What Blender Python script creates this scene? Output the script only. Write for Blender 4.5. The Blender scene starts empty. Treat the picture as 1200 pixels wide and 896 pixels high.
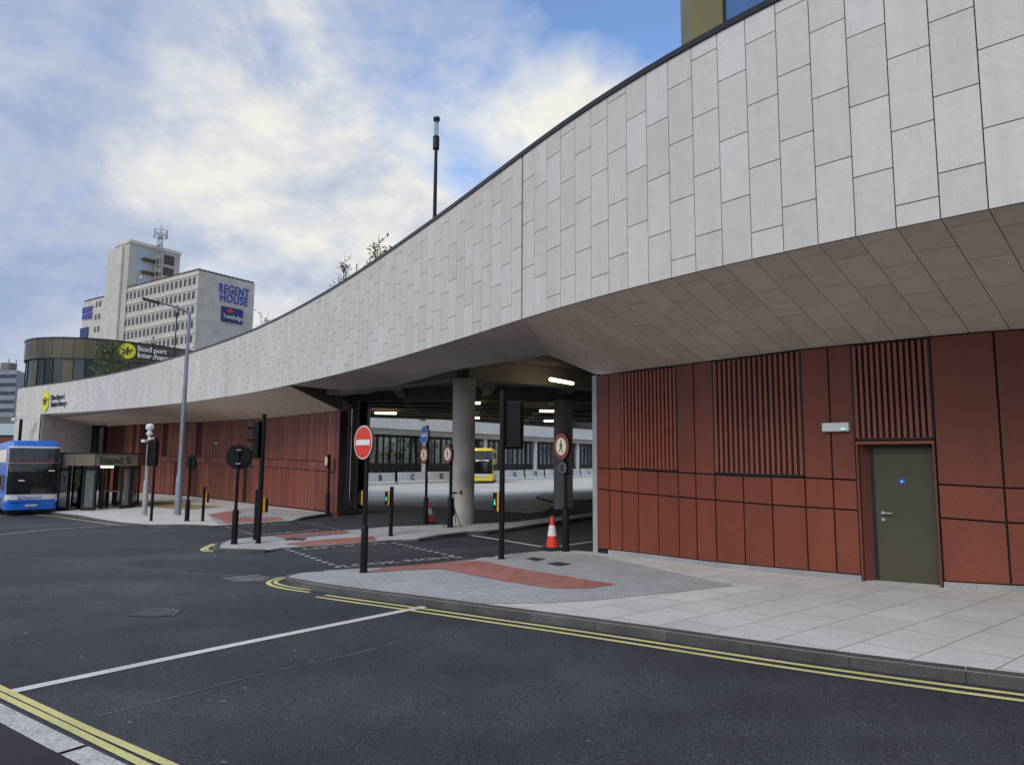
import bpy, bmesh, math, random
from mathutils import Vector, Matrix
random.seed(7)
R = math.radians
SC = bpy.context.scene
COL = SC.collection
# ------------------------------------------------------------------ camera model
F = 830.0; PITCH = R(6.5); ROLL = R(0.39); EYE = 1.85
def ray(x, y):
    a = (x-600)/F; b = (448-y)/F
    c, s = math.cos(ROLL), math.sin(ROLL)
    a, b = a*c-b*s, b*c+a*s
    return (a, math.cos(PITCH)-math.sin(PITCH)*b, math.sin(PITCH)+math.cos(PITCH)*b)
def gz(X, Y):
    """height of the road: the street falls gently to the far left"""
    X = max(-60, min(60, X)); Y = max(-20, min(130, Y))
    z = .02*X - .008*min(Y, 40) - .004*max(0, Y-40)
    z -= .45*math.exp(-((X+30)**2+(Y-38)**2)/200)
    z += .38*math.exp(-((X+33)**2+(Y-60)**2)/162)
    return z
def G(x, y, dz=0.0):
    d = ray(x, y); lo, hi = 0.5, 500
    for i in range(50):
        m = (lo+hi)/2
        if EYE+m*d[2]-gz(m*d[0], m*d[1])-dz > 0: lo = m
        else: hi = m
    return Vector((lo*d[0], lo*d[1], EYE+lo*d[2]))
def Zp(x, y, z):
    d = ray(x, y); t = (z-EYE)/d[2]; return Vector((t*d[0], t*d[1], z))
def Yp(x, y, Y):
    d = ray(x, y); t = Y/d[1]; return Vector((t*d[0], Y, EYE+t*d[2]))
def hz(x, y, P):
    """height at plan point P of what is seen at pixel row y near column x"""
    d = ray(x, y); t = math.hypot(P[0], P[1])/math.hypot(d[0], d[1]); return EYE+t*d[2]
PAV = .10
DROPS = []      # dropped kerb segments (filled below)
def segdist(p, a, b):
    ax, ay = a[0], a[1]; bx, by = b[0], b[1]
    dx, dy = bx-ax, by-ay; L = dx*dx+dy*dy
    t = 0 if L == 0 else max(0, min(1, ((p[0]-ax)*dx+(p[1]-ay)*dy)/L))
    return math.hypot(p[0]-ax-t*dx, p[1]-ay-t*dy)
def pz(X, Y):
    """height of the pavement above the road: ramps down to the dropped kerbs"""
    if not DROPS: return PAV
    d = min(segdist((X, Y), a, b) for a, b in DROPS)
    f = max(0, min(1, (d-.15)/1.1)); f = f*f*(3-2*f)
    return .022+(PAV-.022)*f
PAVPOLYS = []
def inside(p, poly):
    c = False; n = len(poly)
    for i in range(n):
        a, b = poly[i], poly[i-1]
        if (a[1] > p[1]) != (b[1] > p[1]) and p[0] < (b[0]-a[0])*(p[1]-a[1])/(b[1]-a[1])+a[0]: c = not c
    return c
def onpav(x, y):
    """where the line of sight meets a pavement surface (inside its outline)"""
    a, b = G(x, y, PAV+.03), G(x, y, 0); d = ray(x, y); best = None; prev = None; N_ = 60
    for k in range(N_+1):
        Y = a.y+(b.y-a.y)*k/N_; X = d[0]/d[1]*Y; f = EYE+d[2]/d[1]*Y-gz(X, Y)-pz(X, Y)
        if prev is not None and prev[0]*f <= 0:
            p = Vector((X, Y, gz(X, Y)+pz(X, Y)))
            if best is None or any(inside(p, q) for q in PAVPOLYS): best = p
        prev = (f,)
    return best if best is not None else G(x, y, PAV)
# ------------------------------------------------------------------ materials
def nt(name):
    m = bpy.data.materials.new(name); m.use_nodes = True
    n = m.node_tree.nodes; l = m.node_tree.links
    return m, n, l, n['Principled BSDF']
def mixrgb(n, l, a, b, fac, mode='MIX'):
    x = n.new('ShaderNodeMix'); x.data_type = 'RGBA'; x.blend_type = mode
    for sock, v in ((x.inputs[0], fac), (x.inputs[6], a), (x.inputs[7], b)):
        if hasattr(v, 'is_output'): l.new(v, sock)
        else: sock.default_value = v if not isinstance(v, tuple) else (*v, 1)
    return x.outputs[2]
def noise(n, l, scale, detail=4, rough=.55, vec=None):
    if vec is None:
        tc = n.new('ShaderNodeTexCoord'); vec = tc.outputs['Object']
    t = n.new('ShaderNodeTexNoise'); t.inputs['Scale'].default_value = scale
    t.inputs['Detail'].default_value = detail; t.inputs['Roughness'].default_value = rough
    l.new(vec, t.inputs['Vector']); return t.outputs['Fac']
def ramp(n, l, fac, stops):
    r = n.new('ShaderNodeValToRGB'); e = r.color_ramp.elements
    e[0].position, e[0].color = stops[0][0], (*stops[0][1], 1)
    e[1].position, e[1].color = stops[-1][0], (*stops[-1][1], 1)
    for p, c in stops[1:-1]:
        q = e.new(p); q.color = (*c, 1)
    l.new(fac, r.inputs[0]); return r.outputs[0]
def sc(c, k): return tuple(min(1, v*k) for v in c)
def mat(name, col, rough=.6, metal=0, var=.12, scale=3.0, fine=0, fscale=80, bump=0, island=0, coat=0, spec=None):
    m, n, l, b = nt(name)
    g = noise(n, l, scale, 5)
    c = ramp(n, l, g, [(.3, sc(col, 1-var)), (.7, sc(col, 1+var))])
    if fine:
        f = noise(n, l, fscale, 2, .7)
        c2 = ramp(n, l, f, [(.35, (1-fine,)*3), (.65, (1+0*fine,)*3)])
        c = mixrgb(n, l, c, c2, 1.0, 'MULTIPLY')
    if island:
        gi = n.new('ShaderNodeNewGeometry')
        ci = ramp(n, l, gi.outputs['Random Per Island'], [(0, (1-island,)*3), (1, (1, 1, 1))])
        c = mixrgb(n, l, c, ci, 1.0, 'MULTIPLY')
    l.new(c, b.inputs['Base Color'])
    b.inputs['Roughness'].default_value = rough; b.inputs['Metallic'].default_value = metal
    if coat: b.inputs['Coat Weight'].default_value = coat
    if spec is not None: b.inputs['Specular IOR Level'].default_value = spec
    if bump:
        bp = n.new('ShaderNodeBump'); bp.inputs['Strength'].default_value = bump; bp.inputs['Distance'].default_value = .01
        l.new(noise(n, l, fscale, 3, .6), bp.inputs['Height']); l.new(bp.outputs[0], b.inputs['Normal'])
    return m
def emis(name, col, st):
    m, n, l, b = nt(name)
    b.inputs['Base Color'].default_value = (*col, 1)
    b.inputs['Emission Color'].default_value = (*col, 1); b.inputs['Emission Strength'].default_value = st
    return m
def glass(name, tint, rough=.03, trans=.55):
    m, n, l, b = nt(name)
    out = n['Material Output']
    b.inputs['Base Color'].default_value = (*tint, 1); b.inputs['Roughness'].default_value = rough
    b.inputs['Specular IOR Level'].default_value = .8
    t = n.new('ShaderNodeBsdfTransparent'); t.inputs[0].default_value = (.75, .8, .78, 1)
    mx = n.new('ShaderNodeMixShader'); mx.inputs[0].default_value = trans
    l.new(b.outputs[0], mx.inputs[1]); l.new(t.outputs[0], mx.inputs[2]); l.new(mx.outputs[0], out.inputs[0])
    return m
M = {}
def asphalt():
    m, n, l, b = nt('asphalt')
    big = noise(n, l, .22, 5, .6); mid = noise(n, l, 1.7, 5, .6); fin = noise(n, l, 55, 3, .75); fi2 = noise(n, l, 160, 2, .8)
    c = ramp(n, l, big, [(.34, (.026, .028, .033)), (.5, (.038, .041, .049)), (.66, (.060, .064, .074))])
    c = mixrgb(n, l, c, ramp(n, l, mid, [(.3, (.78,)*3), (.7, (1.2, 1.2, 1.18))]), 1.0, 'MULTIPLY')
    c = mixrgb(n, l, c, ramp(n, l, fin, [(.34, (.4,)*3), (.54, (1.0,)*3), (.70, (2.4,)*3)]), 1.0, 'MULTIPLY')
    c = mixrgb(n, l, c, ramp(n, l, fi2, [(.35, (.5,)*3), (.68, (1.7,)*3)]), .9, 'MULTIPLY')
    tc = n.new('ShaderNodeTexCoord'); mp = n.new('ShaderNodeMapping'); mp.inputs['Rotation'].default_value = (0, 0, R(48)); mp.inputs['Scale'].default_value = (.10, .9, 1)
    l.new(tc.outputs['Object'], mp.inputs['Vector'])
    tr = noise(n, l, 1.0, 3, .5, mp.outputs[0])
    c = mixrgb(n, l, c, ramp(n, l, tr, [(.36, (.84, .84, .85)), (.5, (1, 1, 1)), (.64, (1.22, 1.23, 1.25))]), 1.0, 'MULTIPLY')
    oil = noise(n, l, .55, 6, .7)
    c = mixrgb(n, l, c, (.02, .02, .022), ramp(n, l, oil, [(.62, (0, 0, 0)), (.74, (.65, .65, .65))]))
    v = n.new('ShaderNodeTexVoronoi'); v.inputs['Scale'].default_value = 1.6
    tc = n.new('ShaderNodeTexCoord'); l.new(tc.outputs['Object'], v.inputs['Vector'])
    sp = ramp(n, l, v.outputs['Distance'], [(.018, (1, 1, 1)), (.034, (0, 0, 0))])
    c = mixrgb(n, l, c, (.22, .22, .21), sp)
    l.new(c, b.inputs['Base Color']); b.inputs['Roughness'].default_value = .78
    rr = ramp(n, l, fin, [(.3, (.9,)*3), (.7, (.62,)*3)]); l.new(rr, b.inputs['Roughness'])
    bp = n.new('ShaderNodeBump'); bp.inputs['Strength'].default_value = .6; bp.inputs['Distance'].default_value = .008
    l.new(fin, bp.inputs['Height']); l.new(bp.outputs[0], b.inputs['Normal'])
    return m
def paver(name, c1, c2, mortar, bw, bh, rot=0.0, off=.5, msize=.012, var=.14, bumpd=.4):
    m, n, l, b = nt(name)
    tc = n.new('ShaderNodeTexCoord'); mp = n.new('ShaderNodeMapping'); mp.inputs['Rotation'].default_value = (0, 0, rot)
    l.new(tc.outputs['Object'], mp.inputs['Vector'])
    br = n.new('ShaderNodeTexBrick'); l.new(mp.outputs[0], br.inputs['Vector'])
    br.inputs['Scale'].default_value = 1; br.inputs['Brick Width'].default_value = bw; br.inputs['Row Height'].default_value = bh
    br.inputs['Mortar Size'].default_value = msize; br.inputs['Mortar Smooth'].default_value = .2; br.offset = off
    br.inputs['Color1'].default_value = (*c1, 1); br.inputs['Color2'].default_value = (*c2, 1); br.inputs['Mortar'].default_value = (*mortar, 1)
    g = noise(n, l, .9, 6, .65)
    c = mixrgb(n, l, br.outputs['Color'], ramp(n, l, g, [(.3, (1-var,)*3), (.7, (1+var*.6,)*3)]), 1.0, 'MULTIPLY')
    f = noise(n, l, 40, 3, .7)
    c = mixrgb(n, l, c, ramp(n, l, f, [(.35, (.86,)*3), (.65, (1.06,)*3)]), 1.0, 'MULTIPLY')
    st = noise(n, l, 3.1, 5, .7)
    c = mixrgb(n, l, c, sc(c1, .55), ramp(n, l, st, [(.66, (0, 0, 0)), (.8, (.6, .6, .6))]))
    vv = n.new('ShaderNodeTexVoronoi'); vv.inputs['Scale'].default_value = 1.9; l.new(tc.outputs['Object'], vv.inputs['Vector'])
    c = mixrgb(n, l, c, sc(c1, .42), ramp(n, l, vv.outputs['Distance'], [(.03, (.8, .8, .8)), (.06, (0, 0, 0))]))
    l.new(c, b.inputs['Base Color']); b.inputs['Roughness'].default_value = .82
    bp = n.new('ShaderNodeBump'); bp.inputs['Strength'].default_value = bumpd; bp.inputs['Distance'].default_value = .006; bp.invert = True
    l.new(br.outputs['Fac'], bp.inputs['Height']); l.new(bp.outputs[0], b.inputs['Normal'])
    return m
def tactile():
    m, n, l, b = nt('red_tactile')
    tc = n.new('ShaderNodeTexCoord'); mp = n.new('ShaderNodeMapping'); mp.inputs['Rotation'].default_value = (0, 0, R(12))
    l.new(tc.outputs['Object'], mp.inputs['Vector'])
    br = n.new('ShaderNodeTexBrick'); l.new(mp.outputs[0], br.inputs['Vector'])
    br.inputs['Scale'].default_value = 1; br.inputs['Brick Width'].default_value = .4; br.inputs['Row Height'].default_value = .4
    br.offset = 0; br.inputs['Mortar Size'].default_value = .008
    br.inputs['Color1'].default_value = (.50, .20, .155, 1); br.inputs['Color2'].default_value = (.43, .155, .12, 1); br.inputs['Mortar'].default_value = (.22, .12, .10, 1)
    v = n.new('ShaderNodeTexVoronoi'); v.inputs['Scale'].default_value = 15; v.inputs['Randomness'].default_value = 0
    l.new(mp.outputs[0], v.inputs['Vector'])
    d = ramp(n, l, v.outputs['Distance'], [(.2, (1.25,)*3), (.35, (.82,)*3)])
    c = mixrgb(n, l, br.outputs['Color'], d, 1.0, 'MULTIPLY')
    g = noise(n, l, 1.3, 6, .7)
    c = mixrgb(n, l, c, (.46, .30, .26), ramp(n, l, g, [(.5, (0, 0, 0)), (.75, (.5, .5, .5))]))
    l.new(c, b.inputs['Base Color']); b.inputs['Roughness'].default_value = .8
    bp = n.new('ShaderNodeBump'); bp.inputs['Strength'].default_value = .5; bp.inputs['Distance'].default_value = .005
    l.new(d, bp.inputs['Height']); l.new(bp.outputs[0], b.inputs['Normal'])
    return m
def paint(name, col, wear=.5):
    m, n, l, b = nt(name)
    f = noise(n, l, 28, 6, .8); g = noise(n, l, 1.2, 4)
    c = mixrgb(n, l, (col), sc(col, .78), ramp(n, l, g, [(.35, (0, 0, 0)), (.7, (1, 1, 1))]))
    c = mixrgb(n, l, c, (.07, .07, .075), ramp(n, l, f, [(.54, (0, 0, 0)), (.68, (wear,)*3)]))
    l.new(c, b.inputs['Base Color']); b.inputs['Roughness'].default_value = .7
    return m
def stonemat(name, col, island=.12):
    m, n, l, b = nt(name)
    gi = n.new('ShaderNodeNewGeometry')
    c0 = ramp(n, l, gi.outputs['Random Per Island'], [(0, sc(col, 1-island)), (.45, sc(col, 1-.3*island)), (.8, col), (1, (col[0]*1.03, col[1]*1.06, col[2]*1.1))])
    g = noise(n, l, 5.5, 8, .72)
    c = mixrgb(n, l, c0, ramp(n, l, g, [(.28, (.90, .89, .88)), (.5, (.98,)*3), (.7, (1.04, 1.04, 1.03))]), 1.0, 'MULTIPLY')
    f = noise(n, l, 60, 4, .7)
    c = mixrgb(n, l, c, ramp(n, l, f, [(.3, (.88,)*3), (.7, (1.05,)*3)]), 1.0, 'MULTIPLY')
    tc = n.new('ShaderNodeTexCoord'); mp = n.new('ShaderNodeMapping'); mp.inputs['Scale'].default_value = (3.5, 3.5, .22); l.new(tc.outputs['Object'], mp.inputs['Vector'])
    c = mixrgb(n, l, c, ramp(n, l, noise(n, l, 1.0, 5, .65, mp.outputs[0]), [(.34, (.94, .938, .935)), (.52, (1, 1, 1))]), 1.0, 'MULTIPLY')
    l.new(c, b.inputs['Base Color']); b.inputs['Roughness'].default_value = .62
    bp = n.new('ShaderNodeBump'); bp.inputs['Strength'].default_value = .12; bp.inputs['Distance'].default_value = .004
    l.new(f, bp.inputs['Height']); l.new(bp.outputs[0], b.inputs['Normal'])
    return m
def redpanel(name, col, island=.2, fs=70):
    m, n, l, b = nt(name)
    gi = n.new('ShaderNodeNewGeometry')
    c = ramp(n, l, gi.outputs['Random Per Island'], [(0, sc(col, 1-island)), (1, sc(col, 1.08))])
    g = noise(n, l, .8, 4)
    c = mixrgb(n, l, c, ramp(n, l, g, [(.3, (.88,)*3), (.7, (1.08,)*3)]), 1.0, 'MULTIPLY')
    f = noise(n, l, fs, 5, .8)
    c = mixrgb(n, l, c, ramp(n, l, f, [(.36, (.45, .42, .4)), (.5, (.95,)*3), (.66, (1.3, 1.15, 1.05))]), 1.0, 'MULTIPLY')
    tc = n.new('ShaderNodeTexCoord'); mp = n.new('ShaderNodeMapping'); mp.inputs['Scale'].default_value = (4, 4, .35); l.new(tc.outputs['Object'], mp.inputs['Vector'])
    c = mixrgb(n, l, c, ramp(n, l, noise(n, l, 1.0, 5, .65, mp.outputs[0]), [(.34, (.88, .87, .86)), (.5, (1, 1, 1)), (.7, (1.05, 1.04, 1.03))]), 1.0, 'MULTIPLY')
    l.new(c, b.inputs['Base Color']); b.inputs['Roughness'].default_value = .55
    bp = n.new('ShaderNodeBump'); bp.inputs['Strength'].default_value = .15; bp.inputs['Distance'].default_value = .003
    l.new(f, bp.inputs['Height']); l.new(bp.outputs[0], b.inputs['Normal'])
    return m
M['asphalt'] = asphalt()
M['dark_asphalt'] = mat('dark_asphalt', (.03, .031, .034), .85, var=.3, scale=1.2, fine=.5, fscale=60, bump=.5)
M['manhole'] = mat('manhole_iron', (.07, .072, .078), .5, .4, var=.3, scale=6, fine=.4, bump=.6, fscale=50)
M['slabs'] = paver('pale_slabs', (.67, .66, .62), (.59, .58, .55), (.27, .27, .25), .9, .6, R(-38), .5, .008)
M['slabs_far'] = paver('pale_slabs_far', (.68, .67, .62), (.60, .59, .55), (.33, .33, .31), .9, .6, R(-50), .5, .008)
M['setts'] = paver('grey_setts', (.50, .50, .50), (.41, .415, .42), (.27, .27, .28), .2, .1, R(25), .5, .008)
M['island'] = paver('island_setts', (.58, .58, .575), (.48, .48, .485), (.3, .3, .3), .2, .1, R(20), .5, .008)
M['tan'] = mat('tan_gravel_paving', (.38, .28, .14), .9, var=.25, scale=2, fine=.3)
M['kerb'] = mat('granite_kerb', (.12, .12, .12), .75, var=.35, scale=2.2, fine=.35, fscale=70, island=.35, bump=.4)
M['edging'] = mat('pale_concrete_edging', (.66, .65, .61), .85, var=.15, scale=3, fine=.45, fscale=40, island=.08, bump=.3)
M['apron'] = mat('concrete_apron', (.58, .56, .50), .85, var=.2, scale=.35, fine=.15, fscale=20)
M['tactile'] = tactile()
M['white_paint'] = paint('white_road_paint', (.74, .73, .68), .6)
M['yellow_paint'] = paint('yellow_road_paint', (.72, .66, .27), .6)
M['stone'] = stonemat('limestone_tile', (.675, .648, .61), .075)
M['soffit'] = stonemat('soffit_tile_bounce', (.78, .67, .565), .11)  # same stone as the parapet, warm bounced light put into its colour
M['soffit_plain'] = mat('soffit_render', (.66, .61, .56), .7, var=.15, scale=.5, fine=.08, fscale=8)
M['gap'] = mat('joint_shadow_gap', (.012, .011, .011), .9, var=.1)
M['coping'] = mat('dark_coping', (.035, .037, .042), .4, .5, var=.15)
M['red'] = redpanel('terracotta_panel', (.212, .048, .021), .12)
M['red_left'] = redpanel('terracotta_panel_left', (.275, .074, .043), .32, 40)
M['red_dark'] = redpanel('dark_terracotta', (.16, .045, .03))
M['fin'] = mat('louvre_fin', (.26, .066, .034), .5, var=.15, scale=4)
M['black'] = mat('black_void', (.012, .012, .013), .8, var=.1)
M['post'] = mat('black_post_paint', (.007, .007, .008), .4, 0, var=.3, scale=5, spec=.25)
M['plastic'] = mat('black_plastic', (.008, .008, .009), .5, 0, var=.3, scale=5, spec=.2)
M['galv'] = mat('galvanised_steel', (.24, .27, .33), .5, .35, var=.12, scale=3, fine=.1)
M['galv_pale'] = mat('pale_galvanised', (.36, .37, .38), .5, .2, var=.12, scale=3, fine=.1)
M['steel'] = mat('brushed_steel', (.55, .55, .55), .3, .9, var=.05)
M['concrete'] = mat('column_concrete', (.47, .44, .41), .8, var=.16, scale=1.3, fine=.12, fscale=30, bump=.2)
M['beam'] = mat('beam_concrete', (.34, .315, .275), .8, var=.2, scale=.8, fine=.15, fscale=25, bump=.2)
M['pale_concrete'] = mat('pale_precast', (.60, .60, .59), .75, var=.08, scale=.6, fine=.08, fscale=12)
M['barrier'] = mat('barrier_concrete', (.52, .53, .54), .8, var=.1, scale=1.0, fine=.1)
M['olive'] = mat('olive_door', (.075, .068, .036), .45, .1, var=.06, scale=3, fine=.12, fscale=90)
M['bronze'] = mat('bronze_cladding', (.115, .10, .07), .42, .5, var=.12, scale=.5, island=.25)
M['bronze_d'] = mat('bronze_fascia', (.20, .175, .13), .4, .4, var=.12, scale=.8)
M['oliveclad'] = mat('olive_cladding', (.19, .17, .075), .5, .2, var=.08, scale=.6, island=.12)
M['white'] = mat('white_plastic', (.75, .75, .75), .4, var=.04)
M['sign_white'] = mat('sign_white', (.8, .8, .78), .35, var=.03)
M['sign_red'] = mat('sign_red', (.72, .035, .015), .35, var=.05)
M['sign_dred'] = mat('sign_dark_red', (.24, .045, .035), .35, var=.05)
M['sign_blue'] = mat('sign_blue', (.015, .12, .5), .35, var=.05)
M['grey_sign'] = mat('grey_sign', (.09, .09, .095), .5, var=.05)
M['text_dark'] = mat('dark_lettering', (.02, .02, .022), .5, var=.05)
M['text_white'] = mat('white_lettering', (.8, .8, .8), .5, var=.03)
M['text_blue'] = mat('blue_lettering', (.03, .06, .42), .5, var=.05)
M['logo_yellow'] = mat('logo_yellow', (.78, .72, .03), .5, var=.04)
M['cone_red'] = mat('cone_red', (.75, .045, .02), .5, var=.1, scale=6)
M['cone_white'] = mat('cone_white', (.75, .75, .74), .4, var=.08, scale=9)
M['rubber'] = mat('black_rubber', (.02, .02, .02), .8, var=.2)
M['amber'] = mat('yellow_unit', (.8, .36, .015), .45, var=.05)
M['green_lit'] = emis('green_lit', (.04, .6, .5), .8)
M['tube'] = emis('warm_tube', (1, .82, .48), 8)
M['strip_lit'] = emis('white_strip', (1, .95, .85), 2.5)
M['bus_blue'] = mat('bus_blue', (.014, .155, .66), .35, var=.04, coat=.15)
M['bus_yellow'] = mat('bus_yellow', (.80, .58, .01), .3, var=.04, coat=.4)
M['bus_white'] = mat('bus_white', (.68, .70, .74), .3, var=.04, coat=.4)
M['bus_glass'] = glass('bus_glass', (.01, .012, .015), .04, .25)
M['bus_black'] = mat('bus_black_trim', (.01, .01, .012), .15, var=.1, coat=.6)
M['headlamp'] = emis('headlamp', (.6, .65, .7), .5)
M['lampoff'] = mat('lamp_lens', (.6, .65, .7), .15, var=.05)
M['seat'] = mat('bus_seat', (.16, .05, .04), .8, var=.2)
M['rh_wall'] = mat('precast_wall', (.58, .56, .51), .8, var=.12, scale=.35, fine=.06, fscale=2, island=.06)
M['rh_tower'] = mat('precast_tower', (.50, .485, .44), .8, var=.1, scale=.12, fine=.1, fscale=2)
M['rh_pale'] = mat('precast_sill', (.62, .60, .54), .8, var=.07, scale=.2)
M['rh_win'] = mat('dark_window', (.04, .037, .034), .3, var=.2)
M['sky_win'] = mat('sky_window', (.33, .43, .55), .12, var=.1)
M['navy'] = mat('navy_sign', (.012, .035, .16), .5, var=.04)
M['louvre_brown'] = mat('brown_louvre', (.07, .055, .045), .6, var=.15)
M['office'] = mat('office_band', (.22, .25, .30), .5, var=.15, scale=.1)
M['office_win'] = mat('office_window', (.03, .045, .07), .2, var=.5, scale=.4)
M['glass'] = glass('clear_glass', (.015, .017, .017), .04, .38)
M['glass_dark'] = glass('tinted_glass', (.012, .015, .016), .04, .3)
M['glass_clear'] = glass('pale_glass', (.3, .33, .34), .05, .7)
M['frame'] = mat('dark_frame', (.012, .012, .012), .5, .2, var=.2)
M['blueglass'] = mat('blue_window', (.05, .14, .36), .08, var=.1, spec=.9)
M['bark'] = mat('bark', (.10, .085, .06), .9, var=.3, scale=6)
M['palebark'] = mat('pale_bark', (.28, .26, .22), .9, var=.3, scale=6)
def leafmat(name, c):
    m, n, l, b = nt(name)
    gi = n.new('ShaderNodeNewGeometry')
    cc = ramp(n, l, gi.outputs['Random Per Island'], [(0, sc(c, .55)), (.6, c), (1, (c[0]*1.5, c[1]*1.35, c[2]))])
    l.new(cc, b.inputs['Base Color']); b.inputs['Roughness'].default_value = .6
    b.inputs['Subsurface Weight'].default_value = 0
    return m
M['leaf'] = leafmat('green_leaf', (.075, .12, .03))
M['leaf_dull'] = leafmat('dull_leaf', (.13, .17, .06))
M['brick'] = mat('red_brick', (.16, .07, .05), .9, var=.2, scale=1)
M['cladding_pale'] = mat('pale_blue_cladding', (.45, .56, .62), .5, var=.08, scale=.4)
M['shed_grey'] = mat('grey_roofing', (.16, .15, .145), .8, var=.25, scale=.4)
# ------------------------------------------------------------------ geometry helpers
def tag(o, label=None, cat=None, group=None, kind=None):
    if label: o['label'] = label
    if cat: o['category'] = cat
    if group: o['group'] = group
    if kind: o['kind'] = kind
    return o
def thing(name, loc, label, cat, group=None, rz=0):
    o = bpy.data.objects.new(name, None); COL.objects.link(o)
    o.empty_display_size = .2
    o.location = loc; o.rotation_euler = (0, 0, rz)
    return tag(o, label, cat, group)
class MB:
    def __init__(s): s.v = []; s.f = []; s.g = []
    def add(s, vs, fs):
        k = len(s.v); kf = len(s.f); s.v += [tuple(v) for v in vs]; s.f += [tuple(i+k for i in f) for f in fs]; s.g.append((k, len(s.v), kf, len(s.f))); return s
    def box(s, c, size, rz=0, rx=0, ry=0):
        hx, hy, h = size[0]/2, size[1]/2, size[2]/2
        m = Matrix.Rotation(rz, 3, 'Z') @ Matrix.Rotation(ry, 3, 'Y') @ Matrix.Rotation(rx, 3, 'X')
        vs = [Vector(c)+m @ Vector((x*hx, y*hy, z*h)) for z in (-1, 1) for x, y in ((-1, -1), (1, -1), (1, 1), (-1, 1))]
        return s.add(vs, [(3, 2, 1, 0), (4, 5, 6, 7), (0, 1, 5, 4), (1, 2, 6, 5), (2, 3, 7, 6), (3, 0, 4, 7)])
    def prism(s, poly, z0, z1):
        """poly: plan points; z0/z1 numbers or per-point lists"""
        n = len(poly); a = z0 if isinstance(z0, (list, tuple)) else [z0]*n; b = z1 if isinstance(z1, (list, tuple)) else [z1]*n
        vs = [(p[0], p[1], a[i]) for i, p in enumerate(poly)]+[(p[0], p[1], b[i]) for i, p in enumerate(poly)]
        fs = [tuple(range(n-1, -1, -1)), tuple(range(n, 2*n))]+[(i, (i+1) % n, n+(i+1) % n, n+i) for i in range(n)]
        return s.add(vs, fs)
    def quad(s, a, b, c, d): return s.add([a, b, c, d], [(0, 1, 2, 3)])
    def slab(s, a, b, c, d, t):
        """a quad given thickness t against its normal"""
        a, b, c, d = map(Vector, (a, b, c, d)); n = (b-a).cross(d-a).normalized()*t
        vs = [a, b, c, d, a-n, b-n, c-n, d-n]
        return s.add(vs, [(0, 1, 2, 3), (7, 6, 5, 4), (1, 0, 4, 5), (2, 1, 5, 6), (3, 2, 6, 7), (0, 3, 7, 4)])
    def tube(s, p0, p1, r0, r1=None, n=16, cap=True):
        if r1 is None: r1 = r0
        p0, p1 = Vector(p0), Vector(p1); d = (p1-p0).normalized()
        u = d.orthogonal().normalized(); w = d.cross(u)
        vs = [p+(u*math.cos(t)+w*math.sin(t))*r for p, r in ((p0, r0), (p1, r1)) for t in [2*math.pi*i/n for i in range(n)]]
        fs = [(i, (i+1) % n, n+(i+1) % n, n+i) for i in range(n)]
        if cap: fs += [tuple(range(n-1, -1, -1)), tuple(range(n, 2*n))]
        return s.add(vs, fs)
    def lathe(s, prof, c=(0, 0, 0), n=24):
        vs = []; fs = []
        for r, z in prof:
            for i in range(n):
                t = 2*math.pi*i/n; vs.append((c[0]+r*math.cos(t), c[1]+r*math.sin(t), c[2]+z))
        for k in range(len(prof)-1):
            for i in range(n):
                fs.append((k*n+i, k*n+(i+1) % n, (k+1)*n+(i+1) % n, (k+1)*n+i))
        fs.append(tuple(range(n-1, -1, -1))); fs.append(tuple(range((len(prof)-1)*n, len(prof)*n)))
        return s.add(vs, fs)
    def disc(s, c, r, nrm, t, n=32, r2=None):
        c = Vector(c); nrm = Vector(nrm).normalized()
        return s.tube(c-nrm*t/2, c+nrm*t/2, r, r2 or r, n)
    def build_each(s, name, m, parent=None, **k):
        out = []
        for v0, v1, f0, f1 in s.g:
            q = MB(); q.v = s.v[v0:v1]; q.f = [tuple(i-v0 for i in f) for f in s.f[f0:f1]]; out.append(q.build(name, m, parent, **k))
        return out
    def build(s, name, m, parent=None, smooth=False, bevel=0, local=False):
        me = bpy.data.meshes.new(name)
        off = Vector((0, 0, 0))
        if parent is not None and not local:
            q = parent
            while q is not None: off += q.location; q = q.parent
        me.from_pydata([tuple(Vector(v)-off) for v in s.v], [], s.f); me.materials.append(m)
        me.validate()
        if smooth:
            me.polygons.foreach_set('use_smooth', [True]*len(me.polygons))
            try: me.set_sharp_from_angle(angle=R(40))
            except Exception: pass
        o = bpy.data.objects.new(name, me); COL.objects.link(o)
        if parent is not None: o.parent = parent
        if bevel:
            b = o.modifiers.new('Bevel', 'BEVEL'); b.width = bevel; b.segments = 2; b.limit_method = 'ANGLE'
        return o
def copy_tree(o, parent=None):
    c = o.copy(); COL.objects.link(c)
    if parent is not None: c.parent = parent
    for ch in list(o.children): copy_tree(ch, c)
    return c
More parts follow.
